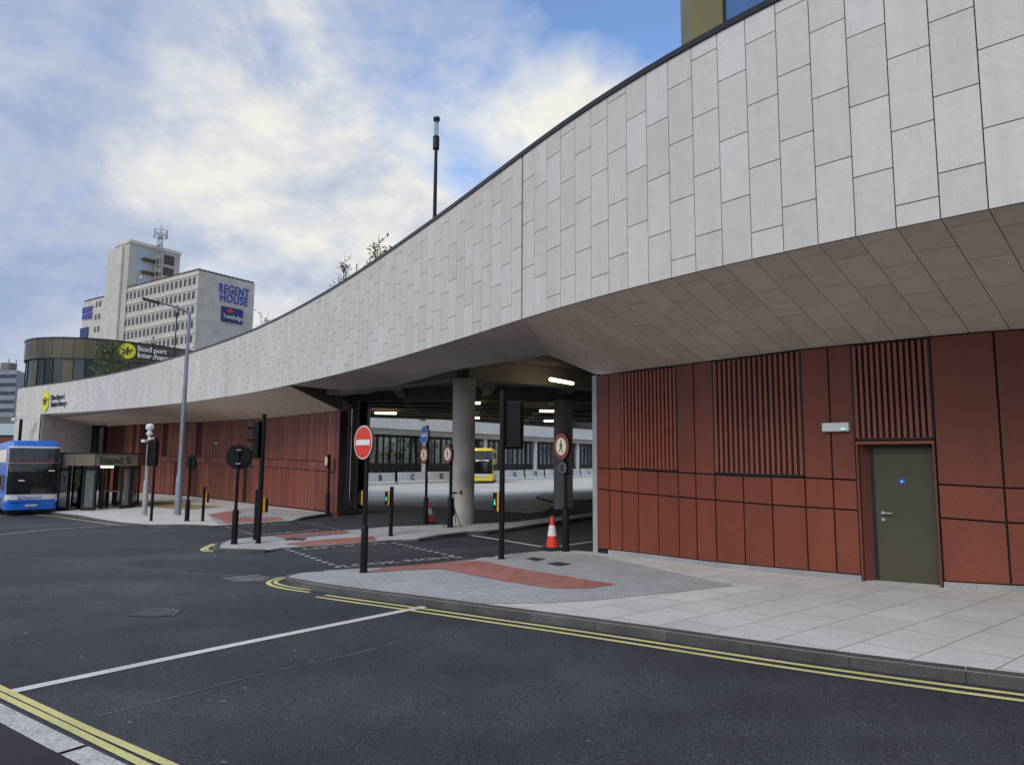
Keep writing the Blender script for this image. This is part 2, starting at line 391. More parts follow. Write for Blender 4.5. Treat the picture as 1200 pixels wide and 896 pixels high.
def text(name, s, size, m, origin, xdir, up, parent=None, ext=.01, align='LEFT', bold=0.0, local=False, kind=None, xs=1.0, space=1.0):
    cu = bpy.data.curves.new(name+'_curve', 'FONT'); cu.body = s; cu.size = size; cu.extrude = ext; cu.align_x = align
    cu.offset = bold; cu.resolution_u = 3; cu.space_character = space
    t = bpy.data.objects.new('tmp_text', cu); COL.objects.link(t)
    dg = bpy.context.evaluated_depsgraph_get(); me = bpy.data.meshes.new_from_object(t.evaluated_get(dg))
    bpy.data.objects.remove(t)
    x = Vector(xdir).normalized(); y = Vector(up).normalized(); z = x.cross(y).normalized(); y = z.cross(x)
    mm = Matrix((x*xs, y, z)).transposed().to_4x4(); mm.translation = Vector(origin)
    if parent is not None and not local:
        q = parent
        while q is not None: mm.translation -= q.location; q = q.parent
    me.transform(mm); me.materials.clear(); me.materials.append(m)
    o = bpy.data.objects.new(name, me); COL.objects.link(o)
    if parent is not None: o.parent = parent
    if kind: o['kind'] = kind
    return o
def resample(pts, step, sig=0.0):
    """evenly spaced points along a polyline (any dimension), lightly smoothed"""
    P = [Vector(p) for p in pts]
    def walk(P, step):
        out = [P[0]]; acc = 0
        L = [0]
        for a, b in zip(P, P[1:]): L.append(L[-1]+math.hypot(b[0]-a[0], b[1]-a[1]))
        n = max(2, int(round(L[-1]/step))); j = 0
        out = []
        for i in range(n+1):
            s = L[-1]*i/n
            while j < len(L)-2 and L[j+1] < s: j += 1
            t = (s-L[j])/(L[j+1]-L[j]) if L[j+1] > L[j] else 0
            out.append(P[j].lerp(P[j+1], t))
        return out
    Q = walk(P, step)
    if sig:
        k = int(sig/step)
        for it in range(3):
            N = []
            for i in range(len(Q)):
                w = min(k, i, len(Q)-1-i); s = Q[i]*0
                for j in range(-w, w+1): s = s+Q[i+j]
                N.append(s/(2*w+1))
            Q = N
        Q = walk(Q, step)
    return Q
def hit(curve, az):
    """plan point where direction az (X/Y) crosses the polyline"""
    for a, b in zip(curve, curve[1:]):
        fa = a[0]-az*a[1]; fb = b[0]-az*b[1]
        if fa*fb <= 0 and fa != fb:
            t = fa/(fa-fb); return a.lerp(b, t)
    return curve[0].copy() if abs(curve[0][0]/curve[0][1]-az) < abs(curve[-1][0]/curve[-1][1]-az) else curve[-1].copy()
def azi(x, y): d = ray(x, y); return d[0]/d[1]
def interp(x, tab):
    if x <= tab[0][0]: (x0, y0), (x1, y1) = tab[0], tab[1]
    elif x >= tab[-1][0]: (x0, y0), (x1, y1) = tab[-2], tab[-1]
    else:
        for (x0, y0), (x1, y1) in zip(tab, tab[1:]):
            if x0 <= x <= x1: break
    return y0+(y1-y0)*(x-x0)/(x1-x0)
# sheet following the ground
def sheet(name, poly, m, dz, pav=False, kind='structure', parent=None, step=1.0, extra=0.0):
    bm = bmesh.new()
    vs = [bm.verts.new((p[0], p[1], 0)) for p in poly]
    f = bm.faces.new(vs); bmesh.ops.triangulate(bm, faces=[f])
    xs = [p[0] for p in poly]; ys = [p[1] for p in poly]
    for ax, lo, hi in ((0, min(xs), max(xs)), (1, min(ys), max(ys))):
        c = math.floor(lo/step)*step+step
        while c < hi:
            co = (c, 0, 0) if ax == 0 else (0, c, 0); no = (1, 0, 0) if ax == 0 else (0, 1, 0)
            bmesh.ops.bisect_plane(bm, geom=bm.verts[:]+bm.edges[:]+bm.faces[:], plane_co=co, plane_no=no, dist=1e-5)
            c += step
    for v in bm.verts:
        v.co.z = gz(v.co.x, v.co.y)+dz+((pz(v.co.x, v.co.y)) if pav else 0)
    bmesh.ops.recalc_face_normals(bm, faces=bm.faces[:])
    for f in bm.faces:
        if f.normal.z < 0: f.normal_flip()
    me = bpy.data.meshes.new(name); bm.to_mesh(me); bm.free(); me.materials.append(m)
    o = bpy.data.objects.new(name, me); COL.objects.link(o)
    if kind: o['kind'] = kind
    if parent is not None: o.parent = parent
    return o
def offset_line(L, d):
    out = []
    for i, p in enumerate(L):
        a = L[max(0, i-1)]; b = L[min(len(L)-1, i+1)]
        t = Vector((b[0]-a[0], b[1]-a[1])).normalized(); n = Vector((-t.y, t.x))
        out.append(Vector((p[0]+n.x*d, p[1]+n.y*d)))
    return out
def strip_line(name, L, w, m, dz, kind='structure', pav=False):
    a = offset_line(L, w/2); b = offset_line(L, -w/2); mb = MB()
    h = lambda p: (p[0], p[1], gz(p[0], p[1])+dz+(pz(p[0], p[1]) if pav else 0))
    for i in range(len(L)-1): mb.quad(h(b[i]), h(b[i+1]), h(a[i+1]), h(a[i]))
    o = mb.build(name, m); o['kind'] = kind; return o
def v2(p): return Vector((p[0], p[1]))
def pxpoly(pts, dz=0.0): return [v2(G(x, y, dz)) for x, y in pts]

M['cheek'] = mat('grey_brown_panel', (.13, .115, .10), .6, var=.12, scale=1.5)

M['plinth'] = mat('grey_plinth', (.34, .34, .34), .8, var=.2, scale=2, fine=.15)
# ================================================================== GROUND
def gdrop(pts): return [v2(G(x, y, .022)) for x, y in pts]
d1 = gdrop([(396, 666), (468.6, 663), (545, 655)])
d2a = gdrop([(307, 628), (408, 620)]); d2b = gdrop([(330, 642.6), (400, 638.3), (462, 633)])
d3 = gdrop([(263, 615.5), (335, 610.7)])
for L in (d1, d2a, d2b, d3):
    for a, b in zip(L, L[1:]): DROPS.append((a, b))
# the road: one sheet to the horizon, finely divided where it bends
def ground():
    xs = [-600, -300, -150, -90]+[x for x in range(-60, 31)]+[60, 120, 300, 600]
    ys = [-300, -100, -40]+[y for y in range(-12, 132, 1)]+[170, 300, 600, 900]
    me = bpy.data.meshes.new('road'); n = len(xs)
    me.from_pydata([(x, y, gz(x, y)) for y in ys for x in xs], [], [(j*n+i, j*n+i+1, (j+1)*n+i+1, (j+1)*n+i) for j in range(len(ys)-1) for i in range(n-1)])
    me.materials.append(M['asphalt']); o = bpy.data.objects.new('road', me); COL.objects.link(o); o['kind'] = 'structure'
ground()
P12 = lambda pts: [v2(G(x, y, PAV)) for x, y in pts]
# right pavement
rp_front = P12([(332.6, 677), (345, 681.5), (376, 686), (415, 691), (459, 696.5), (511, 702.5), (568, 711), (645, 720.5), (718, 730.5), (760, 736), (800, 742), (973, 767), (1200, 794)])
rp_front = rp_front[:-1]+[rp_front[-1], rp_front[-1]+(rp_front[-1]-rp_front[-2])*2.5]
rp_back = P12([(338, 673), (350, 670.2)])+gdrop([(396, 666), (468.6, 663), (545, 655)])+P12([(595, 647.6), (637, 644.3), (660, 643), (699, 645.5)])
front = resample(rp_front, .3, .6)
front = [v2(p) for p in front]
rp = rp_back[::-1]+front+[v2((14, 4)), v2((14, 10)), v2((8, 10.9)), v2((5, 13.4)), v2((3, 16.5))]
rp = [p for p in rp]
PAVPOLYS.append(rp)
sheet('pavement', rp, M['slabs'], 0, pav=True, step=.4)
# kerb stones round a pavement edge
def kerb(name, L, m='kerb', w=.14, stone=.9, side=1, low=None):
    L = resample([(p[0], p[1]) for p in L], .15); mb = MB()
    per = max(1, int(stone/.15)); i = 0
    A = L; B = offset_line(L, w*side)
    while i < len(L)-1:
        j = min(i+per, len(L)-1)
        seg = list(range(i, j+1)); pts = []
        for k in seg: pts.append((A[k], B[k]))
        if len(seg) >= 2:
            e = .006; a0, b0 = pts[0]; a1, b1 = pts[1]; pts[0] = (a0.lerp(a1, e/.15), b0.lerp(b1, e/.15))
            vs = []; fs = []
            for a, b in pts:
                h = (low if low else pz(a[0], a[1]))+.006; g = gz(a[0], a[1])
                a2 = a.lerp(b, .12)
                vs += [(a[0], a[1], g-.05), (a[0], a[1], g+h-.02), (a2[0], a2[1], g+h), (b[0], b[1], g+h), (b[0], b[1], g-.05)]
            n = 5
            for q in range(len(pts)-1):
                for r in range(n-1): fs.append((q*n+r, q*n+r+1, (q+1)*n+r+1, (q+1)*n+r))
            q = len(pts)-1
            fs += [tuple(range(n-1, -1, -1)), tuple(q*n+r for r in range(n))]
            mb.add(vs, fs)
        i = j
    o = mb.build(name, M[m]); o['kind'] = 'structure'; return o
kerb('kerb', rp_back[::-1]+front, side=1)
# grey setts round the crossing
setts = P12([(637, 645.2), (697, 650), (860, 686), (760, 697), (693, 703.5), (630, 706.5), (560, 707.2), (511, 700.3), (459, 694.3), (415, 689), (376, 684.3), (346, 679.8), (337, 677.2), (341, 674), (352, 671.5)])+gdrop([(400, 667.2), (468.6, 664.2), (543, 656.3)])+P12([(597, 649)])
sheet('setts', setts, M['setts'], .005, pav=True, step=.4)
def osheet(name, pts, m, dz): return sheet(name, [v2(onpav(x, y)) for x, y in pts], m, dz+.003, pav=True, step=.4)
osheet('tactile_paving', [(430, 671), (449.5, 665.3), (545, 657), (600, 665), (721.6, 685), (690, 689.5), (648, 689.7), (590, 681), (514.6, 666.3)], M['tactile'], .008)
osheet('manhole_cover', [(616, 654.5), (626, 653), (640, 655.5), (628, 657.5)], M['manhole'], .008)
osheet('manhole_cover', [(640, 660.3), (655, 658.7), (670, 661.5), (654, 663.5)], M['manhole'], .008)
# middle island
mi_nose = P12([(310, 642.5), (290, 643), (262, 643.5), (251, 642.5), (250, 640), (254, 636), (262.6, 632.8), (278, 630.5), (294, 629)])
mi_back = gdrop([(307, 628), (345, 625), (408, 620)])+P12([(440, 617.2), (500, 614.8), (555, 613), (600, 611), (650, 604.5), (700, 598), (760, 590)])
mi_front = P12([(780, 595), (700, 604), (650, 611), (600, 618.8), (570, 622.3), (548, 623), (490, 630)])+gdrop([(462, 633), (400, 638.3), (330, 642.6)])
mi = mi_nose+mi_back+mi_front
PAVPOLYS.append(mi)
sheet('traffic_island', mi, M['island'], 0, pav=True, step=.4)
kerb('kerb', mi+[mi[0]], side=-1)
osheet('tactile_paving', [(312, 628.3), (340, 625.8), (400, 621.2), (410, 624), (370, 628), (334, 631.4)], M['tactile'], .006)
osheet('tactile_paving', [(334, 637.2), (376, 632.6), (437, 628.3), (442, 633.4), (400, 636.9), (356, 639.8)], M['tactile'], .006)
osheet('manhole_cover', [(333, 632.5), (338, 630.8), (360, 630.6), (356, 633)], M['manhole'], .006)
# left pavement
lp = P12([(-60, 588), (0, 594.5), (60, 599.6), (92, 603.7), (115, 608.5), (139, 612), (171, 614.8), (224.7, 614.5), (250, 614)])+gdrop([(263, 615.5), (335, 610.7)])+P12([(345, 607.5), (377, 602.7), (396, 601), (418, 597.5), (424, 596)])
lpc = [v2((-9.2, 44)), v2((-25, 64)), v2((-38, 76)), v2((-60, 80))]
PAVPOLYS.append(lp+lpc)
sheet('pavement', lp+lpc, M['slabs_far'], 0, pav=True, step=.4)
kerb('kerb', lp, side=1)
osheet('setts', [(243, 602.6), (268, 598.2), (300, 594.5), (340, 597.5), (390, 600.6), (377, 602.0), (345, 606.6), (335, 610.0), (264, 614.6), (253, 613.2)], M['setts'], .004)
osheet('tactile_paving', [(243, 603.2), (268, 599.2), (283, 599.2), (277, 605.8), (328, 605.9), (333, 609.4), (264, 613.8)], M['tactile'], .008)
osheet('gravel_paving', [(155, 585.6), (190, 587.6), (237, 591.7), (263, 593.3), (225, 597), (164, 591.9)], M['tan'], .006)
# islands inside the station
in1 = [(612, 607.5), (626, 605), (650, 592), (690, 588), (760, 586), (760, 592), (700, 599.5), (650, 605.5)]
a = P12(in1); sheet('traffic_island', a, M['dark_asphalt'], PAV); kerb('kerb', a+[a[0]], side=-1, low=.12)
in2 = [(628, 582), (640, 578.5), (660, 577), (760, 576), (760, 582), (690, 586), (645, 587)]
a = P12(in2); sheet('traffic_island', a, M['setts'], PAV); kerb('kerb', a+[a[0]], side=-1, low=.12)
# concrete apron of the bus station
ap = [v2((-40, 38)), v2((-8.9, 37)), v2(G(470, 597)), v2(G(560, 600)), v2(G(612, 606)), v2((6, 33)), v2((30, 33)), v2((60, 130)), v2((-60, 130))]
ap = [v2((-9, 41)), v2(G(470, 592)), v2(G(560, 597)), v2(G(620, 601)), v2((5, 37)), v2((40, 37)), v2((40, 130)), v2((-58, 130)), v2((-58, 78)), v2((-36, 72)), v2((-20, 58))]
sheet('apron', ap, M['apron'], .006, step=2.0)
# ------------------------------------------------------------------ markings
def pxline(pts, step=.25, sig=0): return [v2(p) for p in resample([tuple(v2(G(x, y))) for x, y in pts], step, sig)]
strip_line('road_line', pxline([(12, 810.6), (250, 760.5), (497, 710.8)]), .14, M['white_paint'], .006)
yk1 = [p for p in offset_line(front, -.16)]; yk2 = [p for p in offset_line(front, -.33)]
i0 = next(i for i, p in enumerate(front) if p[0]/p[1] > azi(378, 697))
strip_line('yellow_line', yk1[i0:], .07, M['yellow_paint'], .008)
strip_line('yellow_line', yk2[i0:], .07, M['yellow_paint'], .008)
strip_line('yellow_line', pxline([(363, 694.2), (340, 691.3), (323, 688), (312, 685), (309.6, 682.5), (315, 679.2), (332, 676.2)], .12, .3), .08, M['yellow_paint'], .008)
strip_line('yellow_line', pxline([(366, 691.4), (345, 689), (331, 686), (321.5, 683.4), (319.5, 681.7), (324, 679.6), (334, 677.6)], .12, .2), .07, M['yellow_paint'], .008)
strip_line('yellow_line', pxline([(329, 643.4), (290, 645.4), (252, 647), (237, 646.8), (234.5, 645), (237, 642.5), (250, 637)], .15, .3), .09, M['yellow_paint'], .008)
strip_line('yellow_line', pxline([(252, 645.2), (243, 645), (241, 643.5), (244, 641), (252, 637.8)], .12, .2), .08, M['yellow_paint'], .008)
strip_line('yellow_line', pxline([(-20, 600), (40, 602.5), (70, 605.2), (100, 610), (133, 614.8), (170, 617.5), (230, 617.2)], .25, .6), .1, M['yellow_paint'], .008)
strip_line('road_line', pxline([(-30, 628.8), (0, 626), (60, 620), (131, 615.8)]), .12, M['white_paint'], .006)
strip_line('yellow_line', pxline([(476, 633.3), (550, 626.2), (600, 621), (650, 613.5), (697, 606.5)], .3, .5), .1, M['yellow_paint'], .008)
strip_line('road_line', pxline([(551, 626.8), (590, 633), (635, 640.5)]), .12, M['white_paint'], .006)
strip_line('road_line', pxline([(655, 640), (694, 634.5)]), .1, M['white_paint'], .006)
strip_line('road_line', pxline([(346, 609.6), (380, 604.5), (396, 603.6), (430, 600.5)]), .1, M['yellow_paint'], .006)
strip_line('yellow_line', pxline([(-60, 776), (0, 806), (100, 853), (204, 898.6), (300, 942)]), .062, M['yellow_paint'], .008)
strip_line('yellow_line', pxline([(-60, 784), (0, 814.6), (85, 855.5), (172, 898), (260, 940)]), .062, M['yellow_paint'], .008)
eb = pxline([(-80, 795), (0, 836), (60, 867), (118, 896), (220, 946)], .05)
mbk = MB(); A_ = offset_line(eb, .085); B_ = offset_line(eb, -.085)
for i in range(0, len(eb)-1):
    if i % 60 == 59: continue
    g = lambda p: (p[0], p[1], gz(p[0], p[1])+.012)
    mbk.quad(g(B_[i]), g(B_[i+1]), g(A_[i+1]), g(A_[i]))
o = mbk.build('edging_strip', M['edging']); o['kind'] = 'structure'
bl = [v2(p) for p in offset_line(eb, -.07 if A_[0][1] > B_[0][1] else .07)]
side = -1 if offset_line(eb, -1)[0][1] < offset_line(eb, 1)[0][1] else 1
bl = offset_line(eb, side*.07)[::12]; far = offset_line(eb, side*3.0)[::12]
mbk = MB()
for i in range(len(bl)-1):
    q = [(p[0], p[1], gz(p[0], p[1])+.008) for p in (bl[i], bl[i+1], far[i+1], far[i])]
    if side > 0: q = [q[3], q[2], q[1], q[0]][::-1]
    mbk.quad(*q)
o = mbk.build('footway', M['dark_asphalt']); o['kind'] = 'structure'
# studs of the two crossings
def dots(a, b, n, s=.1):
    A, B = v2(G(*a)), v2(G(*b)); mb = MB(); t = (B-A).normalized(); w = Vector((-t.y, t.x))
    for i in range(n):
        c = A.lerp(B, i/(n-1)); q = [c-t*s/2-w*s/2, c+t*s/2-w*s/2, c+t*s/2+w*s/2, c-t*s/2+w*s/2]
        mb.quad(*[(p.x, p.y, gz(p.x, p.y)+.008) for p in q])
    o = mb.build('crossing_studs', M['white_paint']); o['kind'] = 'structure'
dots((337, 643.8), (396, 664), 10, .12); dots((462, 636.2), (538, 653), 11, .12)
dots((265, 617), (303, 628.2), 12, .1); dots((345, 609.5), (396, 620.5), 12, .1)
def roadtext(s, a, b, h, flip=False):
    A, B = v2(G(*a)), v2(G(*b)); t = (B-A).normalized()
    if flip: A, B, t = B, A, -t
    up = Vector((-t.y, t.x)); L = (B-A).length
    z = gz(A.x, A.y)+.009
    tx, ty = Vector((t.x, t.y, (gz(B.x, B.y)-gz(A.x, A.y))/L)), Vector((up.x, up.y, 0))
    o = text('road_lettering', s, h, M['white_paint'], (A.x, A.y, z), tx, ty, ext=0.001, kind='structure', bold=.012)
    w = max(v.co.dot(Vector((t.x, t.y, 0))) for v in o.data.vertices)-A.dot(t)
    # stretch along the baseline to the painted length
    k = L/w
    for v in o.data.vertices:
        d = (v.co.x-A.x)*t.x+(v.co.y-A.y)*t.y; v.co.x += t.x*d*(k-1); v.co.y += t.y*d*(k-1); v.co.z = gz(v.co.x, v.co.y)+.009
roadtext('LOOK RIGHT', (404, 664.8), (541, 653.2), .5)
roadtext('LOOK LEFT', (349, 643.0), (448, 635.8), .5, True)
roadtext('LOOK LEFT', (311, 626.4), (377, 621), .4)
roadtext('LOOK RIGHT', (283, 616.2), (337, 613), .4, True)
A0 = G(541, 656.5); 
# manhole in the carriageway, asphalt seams and a repair
sheet('manhole_cover', pxpoly([(148, 721.6), (180, 711.8), (214, 714.6), (186, 722.8)]), M['manhole'], .006, step=.5)
mb = MB()
for k in range(9):
    a = v2(G(152+k*6.2, 721.5+k*.1)); b = v2(G(182+k*3.6, 712.4+k*.3)); t = (b-a).normalized(); w = Vector((-t.y, t.x))*.018
    mb.quad(*[(p.x, p.y, gz(p.x, p.y)+.011) for p in (a-w, b-w, b+w, a+w)][::-1])
o = mb.build('manhole_ribs', mat('worn_iron_ribs', (.14, .14, .145), .6, .2, var=.3, scale=8)); o['kind'] = 'structure'
M['seam'] = mat('pale_asphalt_seam', (.17, .17, .172), .85, var=.4, scale=3, fine=.4, fscale=30)
M['patch'] = mat('asphalt_repair', (.036, .037, .041), .8, var=.25, scale=2, fine=.55, fscale=90, bump=.5)
strip_line('asphalt_seam', pxline([(115, 839), (200, 818), (300, 791), (420, 765), (500, 742)]), .022, M['seam'], .004)
strip_line('asphalt_seam', pxline([(-20, 648), (60, 655), (150, 665), (235, 672.5), (330, 677)]), .05, M['seam'], .004)
sheet('asphalt_repair', pxpoly([(256, 677), (300, 673), (318, 676), (308, 681), (275, 681.5)]), M['seam'], .004, step=.5)

sheet('gully_grate', pxpoly([(339, 691.0), (352, 692.6), (358, 690.2), (345, 688.8)]), M['manhole'], .006, step=.3)
for k, (x, y, w_) in enumerate(((262, 822, 5), (246, 821, 4), (287, 806, 3), (152, 846, 3), (262, 893, 5), (345, 762, 2), (520, 836, 3), (690, 868, 4), (95, 770, 3), (30, 742, 3), (365, 774, 2))):
    sheet('paint_spot', pxpoly([(x-w_, y), (x-w_*.3, y-1.4), (x+w_*.8, y-.8), (x+w_, y+.6), (x, y+1.3)]), M['seam'], .004, step=.5)
# ================================================================== THE BUS STATION
ZT = 7.8
def project(P):
    X, Y, z = P[0], P[1], P[2]-EYE
    fy = math.cos(PITCH)*Y+math.sin(PITCH)*z; uz = -math.sin(PITCH)*Y+math.cos(PITCH)*z
    a = X/fy; b = uz/fy; c, s = math.cos(ROLL), math.sin(ROLL)
    return 600+F*(a*c+b*s), 448-F*(b*c-a*s)
plan = [(12.2, 1.0, 4.44), (9.6, 3.0, 4.45), (7.2, 4.9, 4.46), (5.05, 6.75, 4.46), (4.46, 7.31, 4.46), (3.82, 7.92, 4.46), (3.32, 8.50, 4.46), (2.85, 8.98, 4.465), (2.4, 9.54, 4.48), (1.88, 10.28, 4.50), (1.37, 11.03, 4.52), (.87, 11.85, 4.53), (.25, 13.0, 4.55),
        (-.75, 14.95, 4.59), (-1.95, 16.98, 4.62), (-3.78, 20.1, 4.67), (-5.75, 23.35, 4.74), (-9.03, 28.2, 4.86), (-11.99, 32.2, 4.94), (-16.4, 37.3, 5.03), (-17.91, 38.95, 5.06), (-22.32, 43.6, 5.18), (-27.82, 48.8, 5.30), (-33.44, 53.35, 5.40), (-37.4, 56.2, 5.48), (-40.3, 58.1, 5.52)]
fas = resample(plan, .43, 1.8)
fas = fas + [Vector((-41.2, 58.9, 5.52)), Vector((-41.9, 59.8, 5.52)), Vector((-42.3, 60.9, 5.52)), Vector((-42.4, 62.2, 5.52)), Vector((-42.3, 63.6, 5.52)), Vector((-42.2, 66, 5.52)), Vector((-42.2, 72, 5.52))]
def findx(px, yb):  # index of the fascia column seen at bottom-edge column px
    az = azi(px, yb); return min(range(len(fas)), key=lambda i: abs(fas[i][0]-az*fas[i][1]) if fas[i][1] > 3 else 1e9)
i340 = findx(340.5, 452.8); i617 = findx(617.5, 372.5); i50 = findx(50.4, 486)
st = thing('bus_station', (fas[i617][0], fas[i617][1], 0), 'long curved bus station building with pale stone tiled parapet sweeping over the road', 'bus station')
def out_n(i):
    a = fas[max(0, i-1)]; b = fas[min(len(fas)-1, i+1)]; t = Vector((b[0]-a[0], b[1]-a[1])).normalized()
    return Vector((-t.y, t.x))*(-1) if True else None
# outward = towards the camera side
def on(i):
    n = out_n(i); p = fas[i]
    a = fas[max(0, i-1)]; b = fas[min(len(fas)-1, i+1)]; t = Vector((b[0]-a[0], b[1]-a[1])).normalized()
    return Vector((t.y*-1, t.x))*(1 if (Vector((-t.y, t.x))).dot(Vector((-1, -1))) > 0 else -1) if i < len(fas)-7 else (Vector((-t.y, t.x)) if Vector((-t.y, t.x)).x < 0 else Vector((t.y, -t.x)))
N = [on(i) for i in range(len(fas))]
def zbot(i): return fas[i][2] if i <= i50 else gz(fas[i][0], fas[i][1])
H = .86; mb = MB(); gapw = .0065
back = MB()
for i in range(len(fas)-1):
    a, b = fas[i], fas[i+1]; na, nb = N[i], N[i+1]
    L = math.hypot(b[0]-a[0], b[1]-a[1]); t = Vector((b[0]-a[0], b[1]-a[1]))/L
    g = gapw*(8 if i in (i617, findx(199, 475)) else (1 if i < i617 else .75))
    a1 = Vector((a[0], a[1]))+t*g; b1 = Vector((b[0], b[1]))-t*gapw
    za, zb = (a[2], b[2]) if i < i50 else (gz(a[0], a[1]), gz(b[0], b[1]))
    if i >= i50: za = zb = min(za, zb)
    cuts = []; off = [0, .58, .29, .81, .12, .66, .4][i % 7]*H if i < i50 else [0, .5][i % 2]*H
    z = min(za, zb)+off
    if off < .2: z += H
    cuts = []
    while z < ZT-.12: cuts.append(z); z += H
    lv = [None]+cuts+[ZT-.03]
    for k in range(len(lv)-1):
        z0a = za+.002 if lv[k] is None else lv[k]+gapw; z0b = zb+.002 if lv[k] is None else lv[k]+gapw
        z1 = lv[k+1]-gapw if k < len(lv)-2 else lv[k+1]
        A, B = a1+na*.022, b1+nb*.022
        vs = [(A.x, A.y, z0a), (B.x, B.y, z0b), (B.x, B.y, z1), (A.x, A.y, z1)]
        A2, B2 = a1, b1; vs += [(A2.x, A2.y, z0a), (B2.x, B2.y, z0b), (B2.x, B2.y, z1), (A2.x, A2.y, z1)]
        mb.add(vs, [(0, 1, 2, 3), (4, 5, 1, 0), (1, 5, 6, 2), (2, 6, 7, 3), (3, 7, 4, 0)])
    # concrete upstand behind the tiles
    th_ = .34 if i < i50 else .02
    ai, bi = Vector((a[0], a[1]))-na*th_, Vector((b[0], b[1]))-nb*th_
    vs = [(a[0], a[1], za+.012), (b[0], b[1], zb+.012), (b[0], b[1], ZT-.02), (a[0], a[1], ZT-.02), (ai.x, ai.y, za+.012), (bi.x, bi.y, zb+.012), (bi.x, bi.y, ZT-.02), (ai.x, ai.y, ZT-.02)]
    back.add(vs, [(0, 1, 2, 3), (5, 4, 7, 6), (4, 5, 1, 0), (3, 2, 6, 7)])
mb.build('stone_fascia', M['stone'], st); back.build('fascia_backing', M['gap'], st)
cop = MB(); vs = []; fs = []
for i in range(len(fas)):
    p = v2(fas[i]); o_ = p+N[i]*.05; q = p-N[i]*.40
    vs += [(o_.x, o_.y, ZT-.03), (o_.x, o_.y, ZT+.055), (q.x, q.y, ZT+.075), (q.x, q.y, ZT-.03)]
for i in range(len(fas)-1):
    for r in range(4): fs.append((i*4+r, i*4+(r+1) % 4, (i+1)*4+(r+1) % 4, (i+1)*4+r))
cop.add(vs, fs); cop.build('coping', M['coping'], st)
# ---- red wall on the right: its plan curve
zt_ = lambda p: v2(p)
rw_px = [(701.7, 647.3), (750, 652.3), (797.9, 658.9), (840, 664.7), (894, 669.5), (948.7, 674.3), (1009, 681), (1104.7, 688.7), (1187, 693.2)]
rwc = [v2(G(x, y, PAV)) for x, y in rw_px]
rwc = rwc+[rwc[-1]+Vector((1.2, -.52)), rwc[-1]+Vector((3, -1.1)), rwc[-1]+Vector((7, -2.4))]
rw = resample(rwc, .1, .7)
rwTop = lambda p: 3.72 if False else None
toptab = [(697, 439.8), (818, 424.5), (940, 409), (1060, 397), (1173, 386.3)]
def rtop(P):
    # height of the soffit line above wall plan point P
    best = 3.9
    lo, hi = 2.5, 5.0
    for _ in range(30):
        m_ = (lo+hi)/2; d = Vector((P[0], P[1], m_)); x, y = project(d)
        if y > interp(x, toptab): lo = m_
        else: hi = m_
    return lo
pe = rwc[8]; ztop_end = rtop(pe)
def rtopc(P): return rtop(P) if P[0]/P[1] < azi(1187, 693) else ztop_end
# ---- left red wall plan curve
lw_px = [(396, 602), (353, 596.5), (310, 591.5), (272, 586.5), (235, 582), (196, 579), (157, 576.5), (117, 574.3)]
lwc = [v2(G(x, y, PAV)) for x, y in lw_px]
lw = resample(lwc, .2, 2.4)
ltab = [(60, 501), (86, 500), (116.5, 499.6), (200, 495.3), (240, 494), (312, 490), (398, 481)]
def ltop(P):
    lo, hi = 2.5, 8
    for _ in range(30):
        m_ = (lo+hi)/2; x, y = project((P[0], P[1], m_))
        if y > interp(x, ltab): lo = m_
        else: hi = m_
    return lo
# ---- tiled soffits
def soffit(name, B, T, m, rows_len=.9, seed=1):
    """B, T: matched 3d points along the two edges"""
    rnd = random.Random(seed); mb = MB(); bk = MB()
    for i in range(len(B)-1):
        b0, b1, t0, t1 = B[i], B[i+1], T[i], T[i+1]
        L = ((t0-b0).length+(t1-b1).length)/2; cuts = [0]; s = [0, .5, .25, .75][i % 4]*rows_len
        if s < .15: s += rows_len
        while s < L-.15: cuts.append(s/L); s += rows_len
        cuts.append(1)
        w0 = max((b1-b0).length, .05); w1 = max((t1-t0).length, .02)
        for k in range(len(cuts)-1):
            u0 = cuts[k]+(.005/L if k else .012/L); u1 = cuts[k+1]-.005/L
            def P(u, v):
                w = w0+(w1-w0)*u; e = min(.3, .005/w); v = e+(1-2*e)*v
                return b0.lerp(t0, u).lerp(b1.lerp(t1, u), v)
            q = [P(u0, 0), P(u1, 0), P(u1, 1), P(u0, 1)]
            n = (q[1]-q[0]).cross(q[3]-q[0])
            if n.z > 0: q = q[::-1]
            mb.slab(*q, .02)
        up = Vector((0, 0, .16 if name == 'corner_soffit' else .03)); bk.quad(b0+up, b1+up, t1+up, t0+up)
    mb.build(name, M[m], st); bk.build('soffit_backing', M['gap'], st)
# right soffit
dirv = Vector((.66, .75)).normalized()
B, T = [], []
for i in range(0, i617+1):
    p = Vector(fas[i]); best = None
    d2 = Vector((.66, .75)) if True else dirv
    for a, b in zip(rw, rw[1:]):
        # ray p + s*d crosses segment a-b
        e = b-a; den = d2.x*(-e.y)+d2.y*e.x
        if abs(den) < 1e-9: continue
        r = a-Vector((p[0], p[1])); s = (r.x*(-e.y)+r.y*e.x)/den; u = (d2.x*r.y-d2.y*r.x)/den
        if 0 <= u <= 1 and s > 0: best = a.lerp(b, u); break
    xb, yb_ = project((p[0], p[1], p[2])) if p[1] > 2 else (9999, 0)
    if xb < 1500:
        fx = 737+.921*(xb-617.5); best = v2(hit(rw, azi(fx, interp(fx, toptab))))
    if best is None: continue
    B.append(Vector((p[0], p[1], p[2]))); T.append(Vector((best[0], best[1], rtopc(best))))
soffit('right_soffit', B, T, 'soffit')
